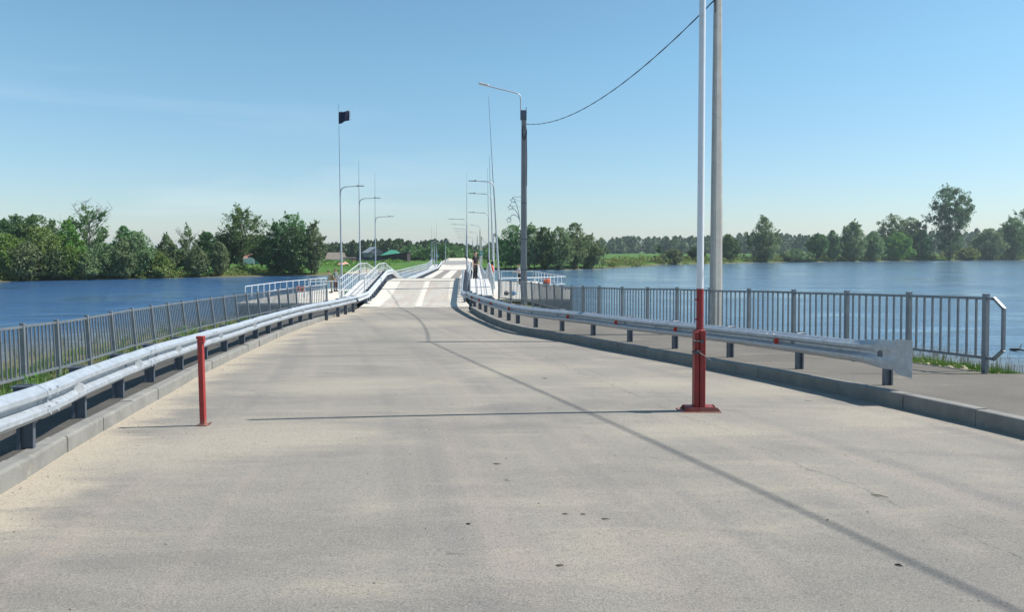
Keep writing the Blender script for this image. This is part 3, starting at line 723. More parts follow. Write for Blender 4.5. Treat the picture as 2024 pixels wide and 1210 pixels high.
def guardrail(posts, side, label, refl, reflmat, reflname, extend, start_scale=None, HB=.40, out=.09):
    t = thing('guardrail', label, 'guardrail', posts[0])
    path = [p.copy() for p in posts]
    if extend: path = [extend] + path
    rngg = random.Random(4)
    sm = catmull(path, .3)
    # beam stands in front of the posts
    pts = []
    for i, p in enumerate(sm):
        n, d = nrm_at(sm, i, side); pts.append(p + n * out + n * rngg.uniform(-.004, .004) + Vector((0, 0, rngg.uniform(-.003, .003))))
    scale = [1.0] * len(pts)
    if start_scale:
        for i in range(len(pts)):
            dist = (pts[i] - pts[0]).length
            scale[i] = min(1.0, max(.10, (dist - .25) / .55))
    beam(MB(), pts, side, HB, scale=scale).build('beam', M['galv'], t, True)
    # splices, every third post
    for i, p in enumerate(posts):
        n, d = nrm_at(posts, i, side)
        mb = MB(); th = .007; hgt = HB + .17; rz = math.atan2(d.y, d.x)
        # folded channel post
        mb.box(p + Vector((0, 0, hgt / 2 - .1)), (.008, .13, hgt + .2), rz)
        mb.box(p + n * .062 + Vector((0, 0, hgt / 2 - .1)), (.055, .008, hgt + .2), rz)
        mb.box(p - n * .062 + Vector((0, 0, hgt / 2 - .1)), (.055, .008, hgt + .2), rz)
        mb.box(p - n * .05 - d * .03 + Vector((0, 0, hgt / 2 - .1)), (.006, .03, hgt + .2), rz)
        po = mb.build('post', M['post'], t, True)
        mb = MB(); mb.box(p + n * (out * .5 + .03) + Vector((0, 0, HB)), (.10, out - .05, .18), rz); mb.box(p + Vector((0, 0, hgt - .055)) + d * .009, (.10, .17, .095), rz, bev=.006)
        mb.box(p + Vector((0, 0, hgt - .02)) - n * .02 + d * .0, (.11, .16, .012), rz)
        mb.tube([p + Vector((0, 0, hgt - .06)) - d * .045 , p + Vector((0, 0, hgt - .06)) - d * .065], .014, 6)
        mb.build('bracket', M['post'], t, True)
    L = 0; acc = []
    for i in range(1, len(pts)):
        L += (pts[i] - pts[i - 1]).length; acc.append(L)
    pos = 3.0
    while pos < L - 1:
        i = next(k for k, a in enumerate(acc) if a >= pos) + 1
        if 2 < i < len(pts) - 3:
            a = pts[i - 1]; b = pts[i]; dd = (b - a).normalized(); q = (a + b) / 2
            seg = [q - dd * .16, q, q + dd * .16]; mb = MB(); beam(mb, seg, side, HB, .005, .004)
            n, d = nrm_at(pts, i, side)
            for s1 in (-.1, .1):
                for hh in (-.11, -.045, .045, .11):
                    c = q + dd * s1 + n * (.07 if abs(hh) < .1 else .078) + Vector((0, 0, HB + hh)); mb.tube([c, c + n * .016], .012, 6)
            mb.box(q + n * .02 + Vector((0, 0, HB)), (.035, .03, .035), math.atan2(d.y, d.x))
            mb.build('splice', M['galv'], t, True)
        pos += 4.0
    for f in refl:
        i = min(range(len(pts)), key=lambda k: abs(pts[k].y - f)); n, d = nrm_at(pts, i, side); c = pts[i] + n * .035 + Vector((0, 0, HB)); mb = MB()
        e = -d * .012 if side > 0 else d * 0
        fc = [c + Vector((0, 0, -.062)), c + n * .075 + Vector((0, 0, -.040)), c + n * .098, c + n * .075 + Vector((0, 0, .040)), c + Vector((0, 0, .062))]
        mb.prism(fc, d * -.004, d * .004)
        mb.build(reflname, reflmat, t, True)
    return t, pts
gL, ptsL = guardrail(PLp, 1, 'long sunlit steel guardrail along the left kerb with grey reflectors', [7.4, 9.9, 12.1, 15.2, 18.3, 21.5, 24.5, 27.6, 30.8], M['wrefl'], 'reflector', Vector((-3.4, -.2, zr(-.2) + .15)))
gR, ptsR = guardrail(PRp, -1, 'shaded steel guardrail on the right kerb with red reflectors and flared end', [12.75, 15.9, 18.0, 20.5, 24.4, 27.2, 29.6, 31.8], M['redrefl'], 'reflector', PRp[0] + (PRp[0] - PRp[1]).normalized() * .32, start_scale=True, HB=.45, out=.13)
# flared end plate of the right guardrail
dv = (ptsR[0] - ptsR[3]); dv.z = 0; dv.normalize(); nn_ = Vector((dv.y, -dv.x, 0))
c0 = ptsR[0] + Vector((0, 0, .44)); rows = []
for s, hgt, o in ((-.05, .20, 0), (.0, .235, 0), (.12, .25, .006), (.30, .25, .012)):
    c = c0 + dv * s + nn_ * o
    rows.append([c + Vector((0, 0, hgt)), c + Vector((0, 0, hgt)) + nn_ * .006, c + Vector((0, 0, -hgt)) + nn_ * .006, c + Vector((0, 0, -hgt))])
MB().loft(rows, closed=True, caps=True).build('end_plate', M['galv'], gR, True)

def bridge_guard(label, fx, side, y0, y1, ref0):
    t = thing('bridge_guardrail', label, 'guardrail', (fx(y0), y0, zd(y0)))
    ys_ = brange(y0, y1, 1.2)
    path = [Vector((fx(y), y, zd(y))) for y in ys_]
    if ref0 is not None: path = [Vector(ref0)] + path
    path = [p + Vector((side * .06, 0, 0)) for p in path]
    mb = MB(); beam(mb, path, side, .50); mb.build('beam', M['bgalv'], t, True)
    y = y0 + .3; n = 0
    while y < y1 - .2 and n < 98:
        p = Vector((fx(y), y, zd(y))); ht = .64
        MB().box(p + Vector((-side * .06, 0, ht / 2 - .12)), (.10, .16, ht + .24), bev=.01).box(p + Vector((-side * .10, .0, ht - .12)), (.16, .20, .16), bev=.01).box(p + Vector((0, 0, -.02)), (.2, .22, .14), bev=.01).build('post', M['post'], t, True)
        y += .82 if y < 58 else 1.05; n += 1
    return t
bridge_guard('sloping steel guardrail on the left side of the bridge ramp, climbing over the crest', lambda y: xl_b(y) - .02, 1, 35.2, 121, ptsL[-1] + Vector((0, .1, -.10)))
bridge_guard('steel guardrail on the right side of the bridge ramp, seen end-on', lambda y: xr_b(y) + .06, -1, 35.6, 121, ptsR[-1] + Vector((0, .1, -.10)))

# ---- picket fences
def fence(P, label, end_loop=None, lean=[(0, 0)]):
    TP = [p + Vector((0, 0, 1.3)) for p in P]; P = [p + Vector((1.3 * math.tan(R_(lerp(lean, p.y))), 0, 0)) for p in P]
    def up_(i): return (TP[i] - P[i]) / 1.3
    t = thing('metal_fence', label, 'fence', P[0])
    rngq = random.Random(9)
    for i, p in enumerate(P):
        n = (P[min(i + 1, len(P) - 1)] - P[max(i - 1, 0)]); rz = math.atan2(n.y, n.x)
        q = up_(i); MB().bar(p - q * .35, p + q * 1.3, .076, .076, (n.y, -n.x, 0)).bar(p + q * 1.298, p + q * 1.310, .08, .08, (n.y, -n.x, 0)).build('post', M['fence'], t, True)
    for i, (a, b) in enumerate(zip(P, P[1:])):
        d = (b - a); mb = MB(); u = up_(i); u2 = up_(i + 1); off = Vector((d.y, -d.x, 0)).normalized() * .0
        j = Vector((0, 0, rngq.uniform(-.006, .006)))
        e = d.normalized() * .03
        mb.bar(a + u * 1.235 + j + e, b + u2 * 1.235 + j - e, .048, .048); mb.bar(a + u * .25 + j + e, b + u2 * .25 + j - e, .048, .048)
        for k in range(1, 9):
            q = a + d * k / 9; w_ = u.lerp(u2, k / 9); mb.bar(q + w_ * .27, q + w_ * 1.215, .028, .028, (d.y, -d.x, 0))
        mb.build('panel', M['fence'], t, True)
    if end_loop:
        a = P[0]; d = (P[0] - P[1]); d.z = 0; d.normalize(); u = Vector((0, 0, 1)); mb = MB()
        L = [a + u * 1.235 + d * .03, a + u * 1.235 + d * .16, a + u * 1.09 + d * .33, a + u * .41 + d * .33, a + u * .25 + d * .16, a + u * .25 + d * .03]
        for p, q in zip(L, L[1:]):
            e = (q - p).normalized() * .018; mb.bar(p - e, q + e, .046, .046, (d.y, -d.x, 0))
        mb.build('end_loop', M['fence'], t, True)
    return t
fence(FR, 'grey steel picket fence on the right bank ending in a chamfered loop', True, [(30, 0), (36, 3.5), (40, 3.5), (41, 0)])
fence(FL, 'grey steel picket fence on the grassy left bank leading down to the platform', None, [(15, 1.5), (19, 4.5), (24, 6.5), (34, 6.5), (40, 4), (44, 1)])

# ================================================================== BARRIER AND POSTS
b = G(1381, 814); bar_ = thing('boom_barrier', 'red boom barrier column carrying a raised red and white boom', 'barrier', b)
z0 = 0
MB().box((-.040, .0, .53), (.062, .13, .98), bev=.006).box((-.040, -.064, .53), (.022, .012, .96)).build('column_channel', M['red'], bar_)
MB().box((.030, -.01, .54), (.070, .14, 1.0), bev=.008).build('column_box', M['red'], bar_)
mb = MB()
for yy_ in (-.10, .09):
    pl = [Vector((-.27 + (.03 if yy_ > 0 else .05), yy_, 0)), Vector((.27, yy_, 0)), Vector((.21, yy_, .07)), Vector((-.16 - (.02 if yy_ > 0 else -.0), yy_, .07))]
    mb.prism(pl, (0, -.006, 0), (0, .006, 0))
mb.box((0, 0, .012), (.50, .30, .016)); mb.box((0, 0, .05), (.34, .16, .05))
mb.build('base_plate', M['red'], bar_)
mb = MB(); mb.tube([(-.085, -.09, .90), (.03, -.09, .90)], .010, 8); mb.tube([(-.09, -.09, .90), (-.07, -.09, .90)], .020, 8); mb.tube([(.01, -.11, .90), (.01, -.075, .90)], .022, 8)
mb.build('hinge_bolt', M['steeld'], bar_)
MB().tube([(-.10, -.09, .765), (-.02, -.1, .765)], .022, 8).build('latch_pin', M['steeld'], bar_)
wpt = [(-.12, -.10, .77), (-.03, -.115, .765), (.04, -.12, .72), (.11, -.125, .67)]
MB().tube(wpt, .006, 6).tube([(-.06, -.11, .75), (-.06, -.12, .79), (-.02, -.12, .78), (-.04, -.125, .74)], .006, 6).build('tie_wire', M['steeld'], bar_)
tl = R_(0.0)
bm = MB().tube([(0.008, 0, .90), (0.008, 0, 1.555)], .046, 20).build('boom_red_section', M['red'], bar_)
MB().tube([(0.008, 0, 1.556), (0.02, 0, 6.6)], [.043, .038], 20).build('boom_white_section', M['boomwhite'], bar_)
MB().box((.0, 0, 1.02), (.12, .11, .05), bev=.01).build('column_cap', M['red'], bar_)
for zz_ in (1.17, 1.42): MB().box((-.045, -.03, zz_), (.03, .03, .02)).build('clip', M['red'], bar_)
b = G(402, 841); rp = thing('boom_rest_post', 'slim faded red steel post standing by the left kerb', 'post', b)
lean = R_(-1.3)
MB().box((-.012, 0, .50), (.058, .058, 1.0), ry=lean, bev=.004).build('post', M['redpost'], rp)
MB().box((-.022, 0, 1.005), (.085, .06, .03), ry=lean, bev=.004).box((.012, 0, .965), (.02, .05, .05), ry=lean).box((-.03, -.033, .965), (.03, .012, .02)).build('cradle', M['redpost'], rp)
MB().box((0, 0, .006), (.12, .10, .012)).tube([(.05, 0, .01), (.09, .01, .03)], .008, 6).build('foot_plate', M['redpost'], rp)

# ---- concrete poles with wires
def conc_pole(name, label, x, y, z, H, wb, wt, rz, lean=0, hwidth=1.0):
    t = thing(name, label, 'pole', (x, y, z), rz)
    R = []
    for k, h in ((0, -.6), (.5, H / 2), (1, H)):
        a = (wb + (wt - wb) * k) / 2; c = a * .62
        R.append([(-a, -c * .8, h), (-a * .55, -c, h), (a * .55, -c, h), (a, -c * .8, h), (a * .86, c, h), (-a * .86, c, h)])
    MB().loft(R, closed=True, caps=True).build('pole', M['concrete'], t)
    return t
x1, y1 = 5.60, 20.3
z1 = -.75; p1 = conc_pole('utility_pole', 'tall pale concrete pole behind the right fence, running out of the top of the frame', x1, y1, z1, 9.6, .34, .20, R_(24))
x0, y0 = .66, 41.2
z0_ = -1.3; p0_ = conc_pole('utility_pole', 'grey concrete pole with a bent street lamp arm at the head of the right platform', x0, y0, z0_, 0, .3, .2, 0)
for ch in list(p0_.children): bpy.data.objects.remove(ch)
H0 = CZ + (498 - 220) * y0 / F - z0_ + .0
R = []
for k, h in ((0, -.5), (1, H0)):
    a = (.38 + (.27 - .38) * k) / 2; c = a * .6
    R.append([(-a, -c * .8, h), (-a * .55, -c, h), (a * .55, -c, h), (a, -c * .8, h), (a * .86, c, h), (-a * .86, c, h)])
MB().loft(R, closed=True, caps=True).build('pole', simple('weathered_pole_concrete', (.23, .235, .245), .85, 0, .12, 1.5, (.16, .16, .17), .4, 50), p0_)
mb = MB(); az = H0
mb.tube([(-.17, -.1, az - .55), (-.17, -.1, az + .55), (-.2, -.1, az + .80), (-.36, -.1, az + .95), (-1.2, -.1, az + 1.15), (-2.05, -.1, az + 1.36)], .035, 8)
mb.build('lamp_arm', M['lampmetal'], p0_)
MB().box((-2.22, -.1, az + 1.43), (.55, .22, .12), ry=R_(13), bev=.03).build('lamp_head', M['lamphead'], p0_)
MB().box((-.02, -.02, az - .25), (.34, .30, .52), bev=.01).box((.13, 0, az + .06), (.03, .05, .3)).build('top_bracket', M['post'], p0_)
mb = MB(); rq = random.Random(2)
for k in range(3):
    pts = []
    for i in range(17):
        a = 2 * math.pi * i / 16; pts.append((.02 + (.10 + .02 * k) * math.cos(a), -.16 - .015 * k, az - 1.15 - .05 * k + (.34 + .03 * k) * math.sin(a)))
    mb.tube(pts, .014, 6)
mb.build('cable_coil', M['cable'], p0_)
mb = MB(); mb.tube([(.14, -.17, az - 1.3), (.165, -.18, az - 2.6), (.15, -.19, az - 4.2)], .02, 6); mb.build('down_cable', M['cable'], p0_)
mb = MB()
for hh in (1.9, 3.6, 5.6):
    a = (.38 + (.27 - .38) * (hh / H0)) / 2 + .005; c = a * .62
    mb.loft([[(-a, -c, h), (a, -c, h), (a, c, h), (-a, c, h)] for h in (hh, hh + .03)], closed=True, caps=True)
mb.build('steel_band', M['steeld'], p0_)
# wires
A = Vector((x0 + .12, y0 - .15, CZ + (498 - 247) * y0 / F)); B = Vector((x1 - .12, y1 - .1, CZ + (498 - 6) * y1 / F))
def wire(name, label, A, B, sag, r, twist=0):
    pts = []; n = 48; mb = MB()
    for k in range(n + 1):
        t = k / n; p = A.lerp(B, t); p.z -= sag * 4 * t * (1 - t); pts.append(p)
    mb.tube(pts, r, 8)
    if twist:
        for ph in (0, math.pi):
            q = [p + Vector((math.cos(i * 1.3 + ph), 0, math.sin(i * 1.3 + ph))) * r * .7 for i, p in enumerate(pts)]; mb.tube(q, r * .8, 6)
    o = mb.build(name, M['cable']); return tag(o, label, 'cable')
wire('overhead_cable', 'dark sagging overhead cable strung between the two concrete poles', A, B, .95, .014, 1)
xb, yb = 13.4, -15.0
p2 = conc_pole('utility_pole', 'concrete pole standing behind the camera that holds the near end of the cable', xb, yb, zr(yb), 9.4, .34, .2, 0)
wire('overhead_cable', 'overhead cable running from the tall concrete pole back over the road, seen by its shadow', B + Vector((.1, -.1, 0)), Vector((xb, yb, 9.1)), .9, .019, 0)
MB().tube([(-.16, -.10, B.z - z1 - .35), (-.18, -.12, B.z - z1 + .05), (-.13, -.12, B.z - z1 + .1)], .02, 6).build('cable_clamp', M['steeld'], p1)

# ---- star ornament on the grey pole
st = thing('star_ornament', 'three wire frame stars on curved rods fixed to the grey concrete pole', 'ornament', (x0 - .15, y0 - .05, 0))
def P0(u, v): return Pt(u, v, y0 - .1)
mb = MB()
for (u, v, r) in ((1014, 396, 6.5), (1009, 410, 6.5), (1006, 435, 6.3)):
    c = P0(u, v); rr = r * y0 / F; pts = []
    for k in range(11):
        a = math.pi / 2 + k * math.pi / 5 + .1; q = rr if k % 2 == 0 else rr * .42; pts.append(c + Vector((q * math.cos(a), 0, q * math.sin(a))))
    MB().tube(pts, .02, 5).build('star', M['lampmetal'], st, True)
for L in ([(1028, 440), (1025, 420), (1020, 402), (1016, 398)], [(1027, 436), (1023, 422), (1016, 413), (1011, 411)], [(1027, 434), (1020, 426), (1012, 425), (1008, 432)]):
    MB().tube(catmull([P0(*q) for q in L], .05), .02, 5).build('curved_rod', M['lampmetal'], st, True)
MB().tube([P0(1015, 389), P0(1031, 389)], .013, 5).tube([P0(1012, 408.5), P0(1031, 408.5)], .008, 5).tube([P0(1018, 397), P0(1031, 397)], .008, 5).tube([P0(1015, 389), P0(1014.4, 392)], .01, 5).build('brace', M['lampmetal'], st, True)

# ---- bridge street lamps
def lamp(label, x, y, zb, ztop, arm, rod=None, lean=0, box=False, grp='slender street lamps along the bridge', r=.075):
    t = thing('street_lamp', label, 'street lamp', (x, y, zb), 0, grp); H = ztop - zb
    dx = lambda h: -math.tan(lean) * h
    mb = MB().tube([(dx(-.1), 0, -.1), (dx(H * .45), 0, H * .45), (dx(H - .45), 0, H - .45)], [r, r * .85, r * .6], 10)
    mb.tube([(0, 0, 0), (0, 0, .25)], r * 1.35, 10); mb.build('pole', M['lampmetal'], t)
    s = 1 if arm > 0 else -1; q = dx(H - .5)
    pts = [(q, 0, H - .55), (q + .02 * s, 0, H - .32), (q + .14 * s, 0, H - .14), (q + .36 * s, 0, H - .05), (q + abs(arm) * .5 * s, 0, H - .02), (q + abs(arm) * .8 * s, 0, H)]
    MB().tube(pts, [r * .62, r * .55, r * .5, r * .46, r * .42, r * .38], 8).build('arm', M['lampmetal'], t)
    MB().box((q + arm * .86, 0, H + .005), (abs(arm) * .28, .16, .045), bev=.015).box((q + arm * .74, 0, H + .012), (.16, .12, .08), bev=.02).build('lamp_head', M['steeld'], t)
    if rod: MB().tube([(dx(H - .7) - .02, .03, H - .9), (dx(rod - zb) * 1.02 - .02, .03, rod - zb)], [.022, .008], 6).build('lightning_rod', M['steeld'], t)
    if box: MB().box((-.12, -.1, 1.95), (.2, .26, .32), bev=.05).build('control_box', M['black'], t)
    return t
def zt(v, d): return CZ + (498 - v) * d / F
def xat(u, d): return (u - 1012) / F * d
lamp('nearest lamp left of the bridge, on the camouflaged men\'s platform, its rod flying the flag', xat(675.5, 49.6), 49.6, -1.65, zt(368, 49.6), 1.6, zt(206, 49.6), R_(.6))
lamp('second lamp left of the bridge, rising from the ramp crest railing', xat(712, 60), 60, -1.6, zt(391.5, 60), 1.7, zt(317, 60), R_(.4))
lamp('third lamp left of the bridge, lowest of the three with rods', xat(742, 75), 75, -1.6, zt(428, 75), 1.9, zt(341, 75))
lamp('nearest and tallest lamp right of the bridge, leaning left beside the fence end', xat(987.5, 47), 47, -1.2, zt(358, 47), -1.6, zt(192, 47), R_(3.0))
lamp('second lamp right of the bridge with black box at hand height', xat(976.5, 56), 56, -1.2, zt(382.5, 56), -1.7, zt(307, 56), R_(1.9), True)
lamp('third lamp right of the bridge with black box at hand height', xat(967.5, 68), 68, -1.2, zt(420, 68), -1.85, zt(334, 68), R_(.8), True)
far = [(99, 433, 342), (119, 443.5, 380), (140, 452, None), (157, 457.5, None), (182, 463, None), (207, 467.5, None), (238, 471, None), (292, 476, None)]
words = ['first', 'second', 'third', 'fourth', 'fifth', 'sixth', 'seventh', 'eighth']
for i, (d_, v_, rd) in enumerate(far):
    lamp('%s from the top of the stacked row of far lamps right of the carriageway' % words[i], xat(923 - i * .3, d_), d_, -1.1 if d_ < 120 else -.7, zt(v_, d_), -2.55, zt(rd, d_) if rd else None, 0, d_ < 110, 'far street lamps beyond the bridge crest', .10)
for u_, d_, v_, rd, lb in ((853.5, 128, 477, 447, 'far left lamp with rod, left of the trio behind the bridge end'), (858.5, 150, 480, 452, 'far left lamp with rod, middle of the trio behind the bridge end'), (863, 140, 479, 440, 'far left lamp with rod, right of the trio behind the bridge end'), (880.5, 165, 475, None, 'lone bare far left lamp standing before the sandy road')):
    lamp(lb, xat(u_, d_), d_, -.9, zt(v_, d_), 1.0, zt(rd, d_) if rd else None, 0, False, 'far street lamps beyond the bridge crest', .11)
for i, (u_, d_, v_, vb) in enumerate(((949, 200, 456, 512), (943.5, 240, 468, 512), (951.5, 190, 467, 512), (934.5, 290, 476, 511), (975.5, 150, 462, 515))):
    lb = ['tallest far shore concrete pole with lamp arm above the man in black', 'lower far shore pole with lamp arm just behind the tallest one', 'bare looking far shore pole right of the tallest one, with a wire', 'shortest far shore pole with lamp arm left of the man in black', 'far shore pole between the two leaning right hand lamps'][i]
    t = thing('utility_pole', lb, 'pole', (xat(u_, d_), d_, fz(xat(u_, d_), d_)), 0, 'concrete poles on the far shore'); H = zt(v_, d_) - t.location.z
    MB().tube([(0, 0, -.5), (0, 0, H)], [.22, .15], 6, smooth=False).build('pole', M['concrete'], t)
    if i in (0, 1, 3): MB().tube([(0, 0, H - .3), (-.05, 0, H + 1.0), (-.3, 0, H + 1.2), (-2.0, 0, H + 1.5)], .06, 6).box((-2.2, 0, H + 1.55), (.7, .3, .12)).build('lamp_arm', M['lampmetal'], t)
A_ = Vector((xat(951.5, 190), 190, zt(468, 190))); B_ = Vector((xat(975.5, 150), 150, zt(478, 150)))
wire('overhead_cable', 'thin far cable sagging between two poles on the far shore', A_, B_, 1.0, .04)

# ---- flag
fx_, fy_ = xat(670.8, 49.6), 49.6
mb = MB(); rows = []
for i in range(13):
    s = i / 12; r = []
    for k in range(9):
        t = k / 8; zz = zt(222.5 + (246.5 - 222.5) * t, fy_); x = fx_ + s * .74
        z = zz + (.12 * s - .02) * (1 - t) + s * .30 * t + .03 * math.sin(s * 9 + t * 2); yy_ = fy_ + .10 * math.sin(s * 8 + t * 1.5) * s
        if i == 12: x += random.uniform(-.06, .04)
        r.append((x, yy_, z))
    rows.append(r)
mb.loft(rows, smooth=True)
fl = mb.build('flag', M['navy']); tag(fl, 'dark navy tattered flag flying from the rod above the left lamps', 'flag')
sol = fl.modifiers.new('thick', 'SOLIDIFY'); sol.thickness = .006
mb = MB(); rq = random.Random(8)
for k in range(9):
    z = zt(222 + k * 2.0, fy_); pts = [(fx_ + .72, fy_, z), (fx_ + .80 + rq.uniform(0, .05), fy_ + .03, z + rq.uniform(-.06, .08)), (fx_ + .76 + rq.uniform(0, .08), fy_ + .02, z - rq.uniform(.05, .2))]
    mb.tube(pts, .006, 4)
mb.build('torn_threads', simple('flag_fringe', (.35, .37, .42), .9), fl)

# ---- platforms
def platform(label, poly, ztop):
    t = thing('floating_platform', label, 'platform', (sum(p[0] for p in poly) / len(poly), sum(p[1] for p in poly) / len(poly), ztop))
    base = [Vector((x, y, ztop)) for x, y in poly]
    MB().prism(base[::-1] if False else base, (0, 0, -.14), (0, 0, 0)).build('deck', M['deckplain'], t, True)
    c = sum(base, Vector()) / len(base); low = [c + (p - c) * .97 for p in base]
    MB().prism(low, (0, 0, -1.0), (0, 0, -.14)).build('hull', M['float'], t, True)
    return t
pl = platform('white floating platform left of the bridge where the camouflaged men stand', [(-17.4, 46.5), (-8.9, 46.5), (-9.9, 62.5), (-16.2, 64), (-17.4, 55)], -1.62)
pr = platform('white floating platform right of the bridge behind the grey pole', [(-1.0, 44.2), (3.6, 44.2), (4.3, 55), (2.3, 71), (-2.6, 71), (-2.2, 56)], -1.22)
def free_rail(label, pts, h=1.0, mids=(.45,), post=1.1, sub=1):
    t = thing('platform_railing', label, 'railing', pts[0], 0, 'white railings around the platforms')
    for a, b in zip(pts, pts[1:]): railing(MB(), [a, b], h, post, .026, mids, sub=sub).build('rail_section', M['white'], t, True)
    return t
free_rail('white railing along the outer edge of the left platform over the water', [(-17.15, 47.5, -1.62), (-17.1, 54.5, -1.62), (-15.9, 63.2, -1.62)])
free_rail('short white railing in front of the camouflaged men', [(-15.2, 55.3, -1.62), (-13.1, 55.8, -1.62)])
free_rail('white railing around the water side of the right platform', [(-1.0, 69.5, -1.22), (2.0, 69.5, -1.22), (3.95, 54.6, -1.22), (-.75, 50.2, -1.22)], post=1.5)
# things on the platforms
t = thing('hazard_board', 'orange and white board standing on the left platform behind the fence', 'board', (xat(593, 52), 52, -1.62))
MB().box((0, 0, .62), (.62, .05, .34), bev=.01).build('board', M['orange'], t); MB().box((-.1, -.03, .62), (.12, .02, .3)).box((.12, -.03, .62), (.10, .02, .3)).build('stripes', M['black'], t)
MB().box((-.26, 0, .24), (.05, .05, .5)).box((.26, 0, .24), (.05, .05, .5)).build('legs', M['white'], t)
t = thing('green_crate', 'small green crate on the left platform under the stair railing', 'crate', (xat(689, 50.5), 50.5, -1.62))
MB().box((0, 0, .25), (.5, .5, .5), bev=.03).build('crate_body', M['green'], t); MB().box((0, 0, .52), (.54, .54, .05), bev=.02).build('lid', M['green'], t)
t = thing('orange_drum', 'orange drum lying on its cradle on the right platform', 'drum', (2.75, 60, -1.22))
MB().tube([(-.2, 0, .45), (.1, 0, .45)], .16, 14).build('drum_body', simple('rusty_brown_cap', (.35, .10, .06), .6), t); MB().tube([(.1, 0, .45), (.38, 0, .45)], .2, 14).build('end_cap', M['orange'], t)
MB().box((0, 0, .14), (.5, .3, .3), bev=.01).build('cradle', M['steeld'], t)
t = thing('tool_bag', 'small blue bag on the near end of the right platform', 'bag', (xat(1015, 48), 48, -1.22))
MB().ball((0, 0, .13), (.20, .13, .14)).build('bag_body', simple('blue_fabric', (.08, .22, .40), .8), t); MB().tube([(-.12, 0, .2), (-.08, 0, .32), (.08, 0, .32), (.12, 0, .2)], .012, 5).build('handle', M['black'], t)
t = thing('tool_bag', 'small black bag left of the blue one on the right platform', 'bag', (xat(1001, 48), 48, -1.22))
MB().ball((0, 0, .12), (.18, .12, .13)).build('bag_body', M['black'], t); MB().tube([(-.12, 0, .18), (-.08, 0, .29), (.08, 0, .29), (.12, 0, .18)], .012, 5).build('handle', M['black'], t)
def torus(mb, c, R, r, ax='Y', n=20, m=8):
    V = []
    for i in range(n):
        a = 2 * math.pi * i / n
        for k in range(m):
            q = 2 * math.pi * k / m; rr = R + r * math.cos(q); z = r * math.sin(q); p = (rr * math.cos(a), z, rr * math.sin(a)) if ax == 'Y' else (z, rr * math.cos(a), rr * math.sin(a))
            V.append((c[0] + p[0], c[1] + p[1], c[2] + p[2]))
    mb.add(V, [(i * m + k, i * m + (k + 1) % m, ((i + 1) % n) * m + (k + 1) % m, ((i + 1) % n) * m + k) for i in range(n) for k in range(m)], True); return mb
yb_ = 46.0; o = torus(MB(), (0, 0, 0), .27, .06, 'X').build('life_buoy', M['orange']); o.location = (xr_b(yb_) + 1.60 + .09, yb_, zd(yb_) + .62); o.rotation_euler = (0, 0, R_(28))
tag(o, 'orange life buoy hanging on the right walkway railing', 'life buoy')
t = thing('arched_screen', 'pale curved-top screen panel on the right walkway behind the man in black', 'screen', (xr_b(58) + 1.0, 58, zd(58)))
rows = []
for i in range(9):
    a = math.pi / 2 * i / 8; rows.append((-.42 + .55 * math.sin(a), .45 + .75 * math.cos(a)))
poly = [Vector((-.42, 0, 0.05))] + [Vector((x, 0, z)) for x, z in rows] + [Vector((.13, 0, .05))]
MB().prism(poly, (0, -.015, 0), (0, .015, 0)).build('panel', simple('screen_grey', (.42, .44, .45), .6, 0, .05), t)
MB().tube([(x, -.02, z) for x, z in rows] + [(.13, -.02, .05)], .03, 6).build('frame', M['white'], t)

